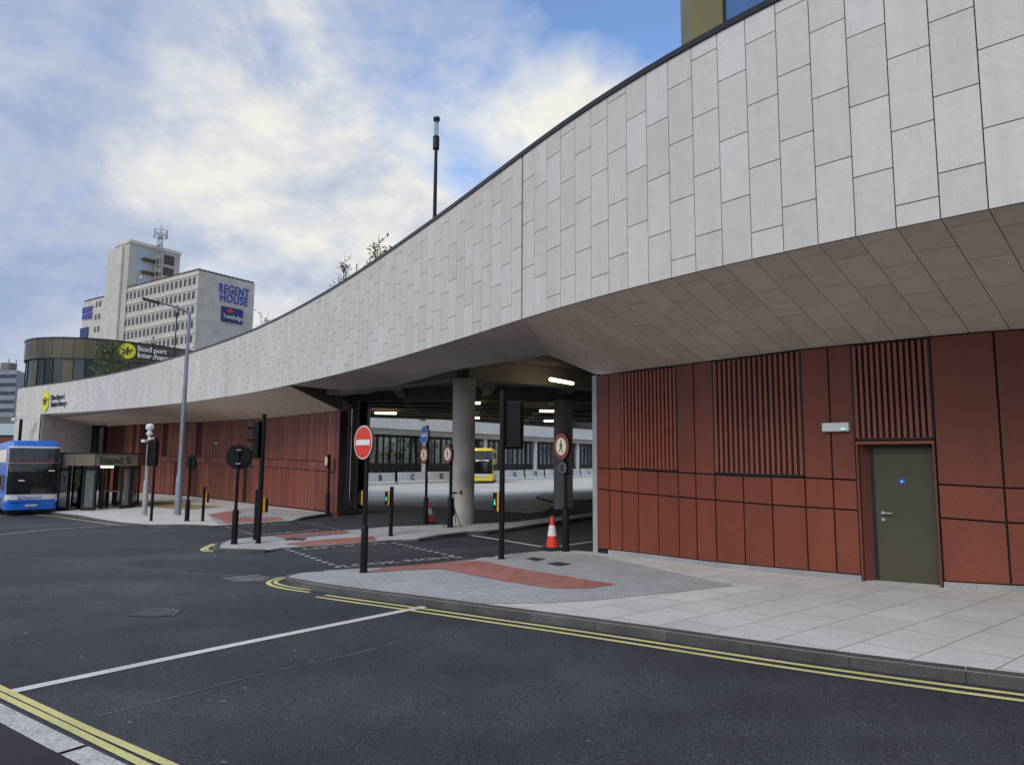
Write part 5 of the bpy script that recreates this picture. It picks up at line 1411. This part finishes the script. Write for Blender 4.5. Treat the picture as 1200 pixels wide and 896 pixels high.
for k in range(16):
    p = f0+bd*rnd.uniform(8, Lf-20)-bn_*rnd.uniform(.8, 4); q = MB(); q.box((p.x, p.y, zg-.5), (rnd.uniform(.6, 1.4), .2, .06)); q.build('ceiling_lamp', M['strip_lit'], t_)
# ================================================================== TREES
def foliage(mb, c, rad, n, s, rnd):
    for i in range(n):
        d = Vector((rnd.gauss(0, 1), rnd.gauss(0, 1), rnd.gauss(0, 1))).normalized()*rnd.uniform(.35, 1)**.5
        p = Vector(c)+Vector((d.x*rad[0], d.y*rad[1], d.z*rad[2]))
        u = Vector((rnd.gauss(0, 1), rnd.gauss(0, 1), rnd.gauss(0, .6))).normalized(); v = u.orthogonal().normalized(); v = Matrix.Rotation(rnd.uniform(0, 6.28), 3, u) @ v
        L = s*rnd.uniform(.6, 1.3); w_ = L*.5; mb.add([p, p+u*L*.5+v*w_*.5, p+u*L, p+u*L*.5-v*w_*.5], [(0, 1, 2, 3)])
def tree(name, P, h, r, label, group, n=900, s=.35, m='leaf', seed=1, sparse=False, bark='bark', stems=1):
    rnd = random.Random(seed); t_ = thing(name, P, label, 'tree', group); P = Vector(P); tr = MB(); lf = MB()
    for st_ in range(stems):
        b = P+Vector((rnd.uniform(-.3, .3)*r*(stems > 1), rnd.uniform(-.2, .2)*r*(stems > 1), 0)); top = b+Vector((rnd.uniform(-.25, .25)*r, rnd.uniform(-.2, .2)*r, h*rnd.uniform(.85, 1)))
        mid = b.lerp(top, .5)+Vector((rnd.uniform(-.08, .08)*h*.5, 0, 0)); rr = h*.012 if sparse else h*.02
        tr.tube(b, mid, rr, rr*.65, 8); tr.tube(mid, top, rr*.65, rr*.15, 8)
        nb = 16 if sparse else 12
        for k in range(nb):
            u = rnd.uniform(.25, .97); o_ = (b.lerp(mid, u*2) if u < .5 else mid.lerp(top, u*2-1)); a = rnd.uniform(0, 6.28); l_ = r*rnd.uniform(.5, 1)*(1.1-u*.7)
            e = o_+Vector((math.cos(a)*l_, math.sin(a)*l_, l_*rnd.uniform(.3, .9))); tr.tube(o_, e, rr*.35, rr*.08, 5)
            if sparse:
                for q_ in range(4):
                    uu = rnd.uniform(.35, 1); foliage(lf, o_.lerp(e, uu), (r*.13, r*.13, r*.13), max(1, n//(nb*4*stems)), s, rnd)
            else:
                foliage(lf, e, (r*.42, r*.42, r*.36), n//nb, s, rnd)
    tr.build('trunk', M[bark], t_, smooth=True); lf.build('crown', M[m], t_)
def deckP(px, Y): return Vector((azi(px, 330)*Y, Y, 6.9))
SG = 'young trees planted on the roof deck'
P = deckP(449, 27); tree('young_tree', P, hz(455, 268, P)-6.9, 1.0, 'taller sparse sapling above the parapet, second left of the lone lamp' if False else 'tallest sparse sapling above the parapet, nearest the lone black lamp', SG, 330, .14, 'leaf_dull', 3, True, 'bark', 4)
P = deckP(410, 31); tree('young_tree', P, hz(417, 298, P)-6.9, 1.0, 'middle sparse sapling above the parapet with leafy upright twigs', SG, 400, .15, 'leaf_dull', 8, True, 'bark', 4)
P = deckP(316, 46); tree('young_tree', P, hz(320, 363, P)-6.9, 1.4, 'low thin sapling just showing over the parapet right of the office block', SG, 400, .17, 'leaf_dull', 14, True, 'palebark', 4)
P = deckP(138, 60); tree('young_tree', P, hz(138, 398, P)-6.9, 2.3, 'leafy green sapling in front of the round pavilion windows', SG, 1000, .26, 'leaf', 21, True, 'bark', 5)
for k, (u, hh_, rr_) in enumerate(((10, 10, 4.2), (24, 11, 5), (40, 9.5, 4.6), (58, 11, 5), (78, 10, 5), (98, 11, 5.2), (120, 10, 5))):
    p = f0+bd*u-bn_*(16+3*(k % 2)); g2 = gz(p.x, p.y)
    tree('broadleaf_tree', (p.x, p.y, g2), hh_, rr_, 'green tree standing behind the glazed concourse', 'trees behind the concourse', 1500, .6, 'leaf', 40+k)
# ================================================================== ROOF PAVILION
pav = [(-50, 99, 0), (-55, 93, 0), (-56, 86, 0), (-55.3, 80.5, 0), (-53.4, 76.6, 0), (-50.4, 74.7, 0), (-47, 74.3, 0), (-43.4, 75.8, 0), (-40.6, 79, 0), (-37.8, 83.5, 0), (-34, 91, 0), (-33, 97, 0)]
pv = resample(pav, 1.05, 1.6)
def hfront(az):
    c = []
    for a, b in zip(pv, pv[1:]):
        fa, fb = a[0]-az*a[1], b[0]-az*b[1]
        if fa*fb <= 0 and fa != fb: c.append(v2(a.lerp(b, fa/(fa-fb))))
    return min(c, key=lambda p: p.y) if c else v2(pv[len(pv)//2])
P7 = hfront(azi(70, 420)); zt = hz(70, 396.3, P7); zbnd = hz(70, 419.5, P7)
t_ = thing('roof_pavilion', (-45, 84, 6.9), 'rounded bronze clad pavilion with lettered band, rising behind the far parapet', 'building')
q = MB()
def pout(i):
    a, b = pv[max(0, i-1)], pv[min(len(pv)-1, i+1)]; t = (v2(b)-v2(a)).normalized(); n = Vector((t.y, -t.x)); return n if n.dot(v2(pv[i])-Vector((-44, 88))) > 0 else -n
for i in range(len(pv)-1):
    a, b = v2(pv[i]), v2(pv[i+1]); t = (b-a).normalized()*.018; na, nb = pout(i), pout(i+1)
    q.prism([a+t+na*.25, b-t+nb*.25, b-t, a+t], zbnd, zt)
q.build('bronze_band', M['bronze'], t_)
q = MB(); q.prism([v2(p)+pout(i)*.2 for i, p in enumerate(pv)], zbnd+.03, zt-.04); q.build('roof', M['gap'], t_)
q = MB(); vs = []; fs = []
for i, p in enumerate(pv):
    p = v2(p); o_ = p+pout(i)*.33; vs += [(o_.x, o_.y, zt), (o_.x, o_.y, zt+.12), (p.x, p.y, zt+.12), (p.x, p.y, zt)]
for i in range(len(pv)-1):
    for r in range(4): fs.append((i*4+r, i*4+(r+1) % 4, (i+1)*4+(r+1) % 4, (i+1)*4+r))
q.add(vs, fs); q.build('roof_edge', M['coping'], t_)
wallP, winP = MB(), MB(); frp = MB()
for i in range(len(pv)-1):
    a, b = v2(pv[i]), v2(pv[i+1]); x = project((a.lerp(b, .5).x, a.lerp(b, .5).y, 12))[0]; front_ = a.y < 90 and a.x < -36
    solid = (37.5 <= x <= 45) or (72 <= x <= 86) or a.y > 92
    (wallP if solid else winP).prism([a, b, b-pout(i+1)*.2, a-pout(i)*.2], 6.9, zbnd)
    if not solid: t = (b-a).normalized()*.06; frp.prism([a+pout(i)*.06, a+t+pout(i)*.06, a+t, a], 6.9, zbnd)
wallP.build_each('bronze_pier', M['bronze'], t_); winP.build_each('window_glass', M['glass_dark'], t_); frp.build('window_frame', M['frame'], t_)
q = MB(); q.prism([Vector((-50, 84)), Vector((-44, 80)), Vector((-38, 92)), Vector((-46, 95))], 6.9, zbnd-.3); q.build('inner_core', M['shed_grey'], t_)
for px, s_ in ((176, .0),):
    p = hfront(azi(148, 411)); i = min(range(len(pv)), key=lambda i: (v2(pv[i])-p).length); n_ = pout(i); tt_ = Vector((-n_.y, n_.x)); tt_ = tt_ if tt_.x > 0 else -tt_
    P = Vector((p.x+n_.x*.3, p.y+n_.y*.3, hz(148, 411.5, p))); emblem(P, Vector((tt_.x, tt_.y, 0)), Vector((n_.x, n_.y, 0)), .85, t_, False)
for s_, py in (('Stockport', 411.2), ('Interchange', 418.8)):
    p = hfront(azi(158.5, py)); p2 = hfront(azi(190, py)); i = min(range(len(pv)), key=lambda i: (v2(pv[i])-p.lerp(p2, .5)).length); n_ = pout(i); tt_ = (p2-p).normalized()
    text('lettering', s_, .80, M['text_white'], (p.x+n_.x*.45, p.y+n_.y*.45, hz(158.5, py, p)), (tt_.x, tt_.y, 0), UP, t_, ext=.04, bold=.015)
# ================================================================== OLIVE ROOFTOP BLOCK, top right
Yb = 20.0; xa = azi(811, 30)*Yb
dk = xa/azi(798, 45)-Yb
t_ = thing('rooftop_block', (xa, Yb, 6.9), 'olive clad rooftop block with a blue window above the near parapet', 'building')
q = MB(); x1 = azi(848, 20)*Yb; x2 = azi(900, 10)*Yb
for a, b in ((xa, x1-.02), (x2+1.5, x2+3), (x2+3.02, x2+4.5), (x2+4.52, x2+12)): q.prism([Vector((a, Yb)), Vector((b, Yb)), Vector((b, Yb+.1)), Vector((a, Yb+.1))], 6.9, 19)
q.prism([Vector((xa+.005, Yb+.1)), Vector((xa+.1, Yb+.1)), Vector((xa+.1, Yb+dk)), Vector((xa+.005, Yb+dk))], 6.9, 19); q.build('cladding', M['oliveclad'], t_)
q = MB(); q.prism([Vector((xa+.1, Yb+.12)), Vector((x2+12, Yb+.12)), Vector((x2+12, Yb+dk)), Vector((xa+.1, Yb+dk))], 6.9, 18.9); q.build('core', M['gap'], t_)
w_ = MB(); w_.prism([Vector((x1, Yb+.05)), Vector((x2+1.48, Yb+.05)), Vector((x2+1.48, Yb+.11)), Vector((x1, Yb+.11))], 6.9, 18); wn = w_.build('window', M['blueglass'], t_)
w_ = MB(); w_.prism([Vector((x1, Yb-.02)), Vector((x1+.07, Yb-.02)), Vector((x1+.07, Yb+.06)), Vector((x1, Yb+.06))], 6.9, 18); w_.build('frame', M['frame'], wn, local=False)
# ================================================================== OFFICE BLOCK ON THE SKYLINE
C0 = Yp(233, 316.4, 180); zr = C0.z; C2 = v2(C0); el_ = Vector((-.826, .563)); er_ = Vector((.563, .826)); 
def ua(px, o=C2, d=el_):
    az = azi(px, 380); return (az*o.y-o.x)/(d.x-az*d.y)
nL, nR = Vector((-.563, -.826)), Vector((.826, -.563))
t_ = thing('office_block', (C2.x, C2.y, 0), 'tall grey concrete office block lettered Regent House with stair tower and mast', 'building')
uT, uW, uR = ua(142), ua(96.3), ua(296.3, C2, er_)
def face_box(mb, o, d, u0, u1, nrm, d0, d1, z0, z1): a, b = o+d*u0, o+d*u1; mb.prism([a+nrm*d1, b+nrm*d1, b+nrm*d0, a+nrm*d0], z0, z1)
q = MB(); a, b = C2, C2+el_*uW
q.prism([C2, C2+el_*uT, C2+el_*uT+er_*uR, C2+er_*uR], 0, zr); 
zw = hz(96.3, 353.8, C2+el_*uW); q.prism([C2+el_*(uT+.02), C2+el_*uW, C2+el_*uW+er_*uR, C2+el_*(uT+.02)+er_*uR], 0, zw); q.build('wall', M['rh_wall'], t_)
# panel joints on the blank gable, ledges and roof blocks
q = MB()
for k in range(1, 14): z = zr-1.4-3.85*k+3.85; face_box(q, C2, er_, 0, uR, nR, 0, .012, z, z+.07)
for k in range(1, 5): face_box(q, C2, er_, uR*k/5, uR*k/5+.08, nR, 0, .013, 0, zr)
q.build('panel_joint', M['rh_tower'], t_)
q = MB()
for k in range(0, 9): z = zr-1.15-3.85*k; face_box(q, C2, el_, .05, uT-.05, nL, 0, .2, z, z+.25)
q.build('ledge', M['rh_pale'], t_)
q = MB()
for k in range(14): face_box(q, C2, er_, uR*k/14, uR*(k+.72)/14, nR, -.8, .06, zr+.01, zr+.45)
for k in range(24): face_box(q, C2, el_, uT*k/24, uT*(k+.7)/24, nL, -.8, .06, zr+.01, zr+.45)
for k in range(14): face_box(q, C2, el_, uT+(uW-uT)*k/14, uT+(uW-uT)*(k+.7)/14, nL, -.8, .06, zw+.01, zw+.45)
q.build('roof_kerb', M['louvre_brown'], t_)
ncol = 17
for r_ in range(5):
    for c_ in range(ncol):
        u = 1.0+(uT-2.0)*(c_+.15)/ncol; z1 = zr-1.6-3.85*r_; q = MB(); face_box(q, C2, el_, u-.1, u+1.05, nL, 0, .05, z1-1.95, z1); q.build('window', M['rh_win'], t_)
q = MB()
for c_ in range(ncol+1):
    u = 1.0+(uT-2.0)*(c_-.12)/ncol; face_box(q, C2, el_, u-.05, u+.2, nL, 0, .09, zr-22, zr-1.25)
q.build('precast_fin', M['rh_wall'], t_)
def wpx(x0, x1, y0, y1, m='rh_win', nm='window', d=el_, nrm=nL, o=C2, dep=.05):
    u0, u1 = ua(x1, o, d), ua(x0, o, d); p = o+d*((u0+u1)/2); q = MB(); u0, u1 = min(u0, u1), max(u0, u1)
    face_box(q, o, d, u0, u1, nrm, 0, dep, hz((x0+x1)/2, y1, p), hz((x0+x1)/2, y0, p)); return q.build(nm, M[m], t_)
for y0, y1 in ((353.3, 359.8), (368.2, 374.8), (383, 389.5)):
    wpx(110.6, 112.6, y0, y1); wpx(114.3, 116.8, y0-1, y1-1)
for y0 in (341.6, 356.8, 371.4, 386.2):
    wpx(121.6, 124.3, y0, y0+3.8); wpx(125.6, 128.2, y0-.6, y0+3.2)
# tower and pier
TC = C2+el_*ua(147)+nL*.35; ztw = hz(147, 283.5, TC); uL = ua(128.3, TC, el_); uRr = ua(206.3, TC, er_)
q = MB(); q.prism([TC, TC+el_*uL, TC+el_*uL+er_*uRr, TC+er_*uRr], 0, ztw); q.build('stair_tower', M['rh_tower'], t_)
q = MB(); pc = C2+el_*ua(141.3)+nL*1.0; q.prism([pc, C2+el_*ua(124.2)+nL*1.0, C2+el_*ua(124.2)-nL*2, pc-nL*2.5], 0, ztw-.8); q.build('tower_pier', M['rh_wall'], t_)
q = MB(); 
face_box(q, TC, er_, -.3, uRr+.3, nR, -.3, .25, ztw+.01, ztw+1.0); face_box(q, TC, el_, .0, uL, nL, -.4, .2, ztw+.012, ztw+.98); q.build('parapet', M['rh_pale'], t_)
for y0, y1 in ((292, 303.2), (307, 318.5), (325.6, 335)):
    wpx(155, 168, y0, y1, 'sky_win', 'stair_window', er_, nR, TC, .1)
for y0, y1 in ((299, 310), (313.5, 323)):
    wpx(187, 199.5, y0, y1, 'louvre_brown', 'plant_louvre', er_, nR, TC, .1)
for y0 in (304, 319): wpx(161, 182, y0, y0+2.4, 'louvre_brown', 'escape_balcony', er_, nR, TC, 1.2)
# mast
mp = TC+er_*ua(178, TC, er_)+nR*1.6; z0m = zr; zm = hz(185, 267.5, mp); q = MB()
for dx, dy in ((-.6, -.6), (.6, -.6), (.6, .6), (-.6, .6)): q.tube((mp.x+dx, mp.y+dy, z0m), (mp.x+dx*.8, mp.y+dy*.8, zm-2), .10, n=6)
for k in range(9):
    z = z0m+(zm-2-z0m)*k/8.5; s = -1 if k % 2 else 1
    q.tube((mp.x-.6*s, mp.y-.6, z), (mp.x+.6*s, mp.y-.6, z+1.2), .09, n=5); q.tube((mp.x+.6, mp.y-.6*s, z), (mp.x+.6, mp.y+.6*s, z+1.2), .09, n=5); q.box((mp.x, mp.y, z), (1.4, 1.4, .1))
q.tube((mp.x, mp.y, zm-3), (mp.x, mp.y, zm+1.0), .1, n=6); mast = q.build('mast', M['galv_pale'], t_)
q = MB()
for a in range(6): ang = a*math.pi/3; q.box((mp.x+math.cos(ang)*1.9, mp.y+math.sin(ang)*1.9, zm-1.6), (.35, .35, 2.2)); q.tube((mp.x, mp.y, zm-1.6), (mp.x+math.cos(ang)*1.9, mp.y+math.sin(ang)*1.9, zm-1.6), .08, n=5)
for a in range(12): a0, a1 = a*math.pi/6, (a+1)*math.pi/6; [q.tube((mp.x+math.cos(a0)*1.9, mp.y+math.sin(a0)*1.9, zm-zz2), (mp.x+math.cos(a1)*1.9, mp.y+math.sin(a1)*1.9, zm-zz2), .08, n=5) for zz2 in (.7, 2.5)]
q.build('antenna_panels', M['galv_pale'], t_)
q = MB(); pr_ = C2+el_*ua(150)-nL*3; q.tube((pr_.x, pr_.y, zr), (pr_.x, pr_.y, zr+4.2), .15, n=6); q.box((pr_.x, pr_.y, zr+3.5), (.9, .9, 1)); q.box((pr_.x-.5, pr_.y, zr+1.5), (.6, .6, .8)); q.build('aerial', M['galv_pale'], t_)
q = MB(); pr_ = C2+el_*(uW-3)-nL*2; q.tube((pr_.x, pr_.y, zw), (pr_.x, pr_.y, zw+3), .07, n=6); q.build('aerial', M['galv_pale'], t_)
# lettering and signs on the gable and on the far wing
def fit_text(s, o, d, nrm, x0, x1, y0, y1, m, nm='lettering', off=.1):
    u0, u1 = ua(x0, o, d), ua(x1, o, d); a, b = o+d*u0, o+d*u1; zlo = hz((x0+x1)/2, y1, a.lerp(b, .5)); zhi = hz((x0+x1)/2, y0, a.lerp(b, .5))
    lo = text(nm, s, 1, M[m], (0, 0, 0), (1, 0, 0), (0, 1, 0), None, ext=.03, bold=.012 if m == 'text_blue' else 0, space=1.12)
    X = [v.co.x for v in lo.data.vertices]; Yv = [v.co.y for v in lo.data.vertices]; kx = (b-a).length/(max(X)-min(X)); ky = (zhi-zlo)/(max(Yv)-min(Yv)); t2 = (b-a).normalized()
    for v in lo.data.vertices:
        x, y, z = v.co; p = a+t2*(x-min(X))*kx+nrm*(off+z*3); v.co = Vector((p.x, p.y, zlo+(y-min(Yv))*ky))-t_.location
    lo.parent = t_; return lo
fit_text('REGENT', C2, er_, nR, 254.4, 289.8, 335.0, 345.2, 'text_blue'); fit_text('HOUSE', C2, er_, nR, 256, 288.5, 345.6, 355.6, 'text_blue')
so_ = wpx(258.4, 283.4, 360.8, 377.8, 'navy', 'hotel_sign', er_, nR, C2, .3); fit_text('Travelodge', C2, er_, nR, 260, 282.5, 369.5, 376, 'text_white', off=.4)
p = C2+er_*ua(267.5, C2, er_); q = MB(); c = Vector((p.x, p.y, hz(267.5, 366, p)))+Vector((nR.x, nR.y, 0))*.35
tr_ = Vector((er_.x, er_.y, 0)); flat_poly(q, [(-.9, .1), (-.6, .7), (0, .95), (.7, .75), (1.0, .2), (.3, .0), (-.3, -.15)], c, tr_, Vector((nR.x, nR.y, 0)), .1); q.build('sign_symbol', M['sign_red'], t_)
q = MB(); 
fit_text('REGENT', C2, el_, nL, 96.8, 108.4, 359.3, 366.2, 'text_blue', off=.3); fit_text('HOUSE', C2, el_, nL, 97, 108, 367, 374, 'text_blue', off=.3)
wpx(95.6, 104.6, 384, 396.2, 'navy', 'hotel_sign', el_, nL, C2, .3)
# far left office slab and low sheds
Yo = 260.0; a = Vector((azi(-60, 450)*Yo, Yo)); b = Vector((azi(27.5, 450)*Yo, Yo-4)); zt = hz(14, 433, b); t_ = thing('office_slab', (b.x, b.y, 0), 'distant grey blue banded office slab at the left edge', 'building')
q = MB(); q.prism([a, b, b+Vector((-5, 15)), a+Vector((-5, 15))], 0, zt); q.build('wall', M['office'], t_)
nn = wnorm(a, b)
for k in range(9):
    z = zt-1.6-3.1*k; q = MB()
    for s in range(30):
        p0, p1 = a.lerp(b, (s+.06)/30), a.lerp(b, (s+.94)/30); q.prism([p0+nn*.1, p1+nn*.1, p1, p0], z-1.3, z)
    q.build('window_band', M['office_win'], t_)
q = MB(); q.box((b.x-6, b.y+4, zt+1.5), (4, 3, 3)); q.tube((b.x-2, b.y+2, zt), (b.x-2, b.y+2, zt+4), .15, n=6); q.tube((b.x-4.6, b.y+2, zt), (b.x-4.6, b.y+2, zt+4.4), .15, n=6); q.build('roof_plant', M['shed_grey'], t_)
Ys = 105.0; a = Vector((azi(-80, 500)*Ys, Ys)); b = Vector((azi(24, 500)*Ys, Ys)); t_ = thing('depot_shed', (b.x, b.y, -2), 'low shed with pale blue cladding over red brick behind the blue bus', 'building')
Zs = lambda y: hz(10, y, b)
q = MB(); q.prism([a, b, b+Vector((0, 10)), a+Vector((0, 10))], -3, Zs(510)); q.build('brick_wall', M['brick'], t_)
q = MB(); q.prism([a-Vector((0, .3)), b-Vector((0, .3)), b+Vector((0, 9)), a+Vector((0, 9))], Zs(509.5), Zs(496)); q.build('upper_cladding', M['cladding_pale'], t_)
q = MB(); q.prism([a+Vector((0, 2)), b+Vector((0, 2)), b+Vector((0, 9)), a+Vector((0, 9))], Zs(496), Zs(487.5)); q.build('roof_plant', M['shed_grey'], t_)
# ================================================================== SKY, SUN, CAMERA
SUN_EL, SUN_AZ = R(38), R(-150)     # sun behind thin cloud, behind and left of the camera
sd = Vector((math.sin(SUN_AZ)*math.cos(SUN_EL), math.cos(SUN_AZ)*math.cos(SUN_EL), math.sin(SUN_EL)))
w = bpy.data.worlds.new('World'); SC.world = w; w.use_nodes = True
n = w.node_tree.nodes; l = w.node_tree.links; bg = n['Background']; bg.inputs['Strength'].default_value = .10
sky = n.new('ShaderNodeTexSky'); sky.sky_type = 'NISHITA'; sky.sun_disc = False; sky.sun_elevation = SUN_EL; sky.sun_rotation = SUN_AZ
sky.dust_density = 1.0; sky.ozone_density = 2.0
tc = n.new('ShaderNodeTexCoord'); D = tc.outputs['Generated']
def vmath(op, a, b=None):
    x = n.new('ShaderNodeVectorMath'); x.operation = op
    for s_, v in ((0, a), (1, b)):
        if v is None: continue
        if hasattr(v, 'is_output'): l.new(v, x.inputs[s_])
        else: x.inputs[s_].default_value = v
    return x
def m_(op, a, b=0.0, clamp=False):
    x = n.new('ShaderNodeMath'); x.operation = op; x.use_clamp = clamp
    for s_, v in ((0, a), (1, b)):
        if hasattr(v, 'is_output'): l.new(v, x.inputs[s_])
        else: x.inputs[s_].default_value = v
    return x.outputs[0]
sep = n.new('ShaderNodeSeparateXYZ'); l.new(D, sep.inputs[0])
mpp = n.new('ShaderNodeMapping'); mpp.inputs['Scale'].default_value = (1, 1, 1.5); mpp.inputs['Rotation'].default_value = (0, 0, 0.3); l.new(D, mpp.inputs['Vector']); P_ = mpp.outputs[0]
def nz(scale, det, rough, off, dist=0.0):
    a_ = vmath('ADD', P_, off).outputs[0]; t = n.new('ShaderNodeTexNoise'); t.inputs['Scale'].default_value = scale; t.inputs['Detail'].default_value = det
    t.inputs['Roughness'].default_value = rough; t.inputs['Distortion'].default_value = dist; l.new(a_, t.inputs['Vector']); return t.outputs['Fac']
def spot(px, py, power):
    d = Vector(ray(px, py)).normalized(); dt = vmath('DOT_PRODUCT', D, tuple(d)).outputs['Value']; return m_('POWER', m_('MAXIMUM', dt, 0.0), power)
cov = nz(2.4, 12, .55, (2.3, .4, 5.1), .15)
cov = m_('SUBTRACT', cov, m_('MULTIPLY', spot(775, 0, 70), .42))
cov = m_('SUBTRACT', cov, m_('MULTIPLY', spot(610, 90, 160), .09))
cov = m_('ADD', cov, m_('MULTIPLY', spot(690, 100, 110), .20))
cov = m_('SUBTRACT', cov, m_('MULTIPLY', spot(30, 60, 60), .06))
cov = m_('SUBTRACT', cov, m_('MULTIPLY', spot(330, 385, 200), .10))
cov = m_('ADD', cov, m_('MULTIPLY', spot(0, 180, 14), .10))
cov = m_('ADD', cov, m_('MULTIPLY', spot(330, 170, 20), .10))
def rmp(f, st):
    r = n.new('ShaderNodeValToRGB'); e = r.color_ramp.elements; e[0].position = st[0][0]; e[0].color = (*st[0][1], 1); e[1].position = st[-1][0]; e[1].color = (*st[-1][1], 1)
    for p, c in st[1:-1]:
        q = e.new(p); q.color = (*c, 1)
    l.new(f, r.inputs[0]); return r.outputs[0]
mask = rmp(cov, [(.36, (0, 0, 0)), (.52, (1, 1, 1))])
shade = nz(3.7, 12, .6, (7.1, 3.3, 1.0), .2)
shade = m_('ADD', shade, m_('MULTIPLY', spot(300, 260, 14), .05))
shade = m_('ADD', shade, m_('MULTIPLY', spot(690, 90, 90), .10))
shade = m_('SUBTRACT', shade, m_('MULTIPLY', spot(20, 60, 12), .07))
ccol = rmp(shade, [(.34, (.38, .48, .70)), (.46, (.55, .62, .77)), (.54, (.75, .775, .83)), (.61, (.93, .92, .87)), (.74, (1.06, 1.04, .96))])
mx = n.new('ShaderNodeMix'); mx.data_type = 'RGBA'; mx.inputs[0].default_value = 1; mx.blend_type = 'MULTIPLY'; l.new(ccol, mx.inputs[6]); mx.inputs[7].default_value = (9.2, 9.2, 9.2, 1)
# clear sky between the clouds
blue = n.new('ShaderNodeMix'); blue.data_type = 'RGBA'; blue.inputs[0].default_value = 1; blue.blend_type = 'MULTIPLY'; l.new(sky.outputs[0], blue.inputs[6]); blue.inputs[7].default_value = (1.95, 2.1, 2.35, 1)
fin = n.new('ShaderNodeMix'); fin.data_type = 'RGBA'; l.new(mask, fin.inputs[0]); l.new(blue.outputs[2], fin.inputs[6]); l.new(mx.outputs[2], fin.inputs[7])
l.new(fin.outputs[2], bg.inputs['Color'])
sun = bpy.data.lights.new('sun', 'SUN'); sun.energy = 1.5; sun.angle = R(25); sun.color = (1, .95, .88)
so = bpy.data.objects.new('sun', sun); COL.objects.link(so); so.rotation_euler = (-sd).to_track_quat('-Z', 'Y').to_euler(); so.location = (0, 0, 60)
cam = bpy.data.cameras.new('camera'); co = bpy.data.objects.new('camera', cam); COL.objects.link(co)
cam.sensor_fit = 'HORIZONTAL'; cam.sensor_width = 36; cam.lens = F/1200*36; cam.clip_end = 3000; cam.clip_start = .05
def axis(a, b, f):
    c, s = math.cos(ROLL), math.sin(ROLL); a2, b2 = a*c-b*s, b*c+a*s
    return Vector((a2, math.cos(PITCH)*f-math.sin(PITCH)*b2, math.sin(PITCH)*f+math.cos(PITCH)*b2))
X_, Y_, Zf = axis(1, 0, 0), axis(0, 1, 0), axis(0, 0, 1)
mt = Matrix((X_, Y_, -Zf)).transposed().to_4x4(); mt.translation = (0, 0, EYE); co.matrix_world = mt
SC.camera = co
SC.view_settings.view_transform = 'Standard'; SC.view_settings.look = 'None'; SC.view_settings.exposure = 0.0; SC.view_settings.gamma = 1
SC.cycles.use_denoising = True
SC.cycles.max_bounces = 6; SC.cycles.transparent_max_bounces = 12; SC.cycles.diffuse_bounces = 3; SC.cycles.glossy_bounces = 3; SC.cycles.transmission_bounces = 4
SC.cycles.caustics_reflective = False; SC.cycles.caustics_refractive = False
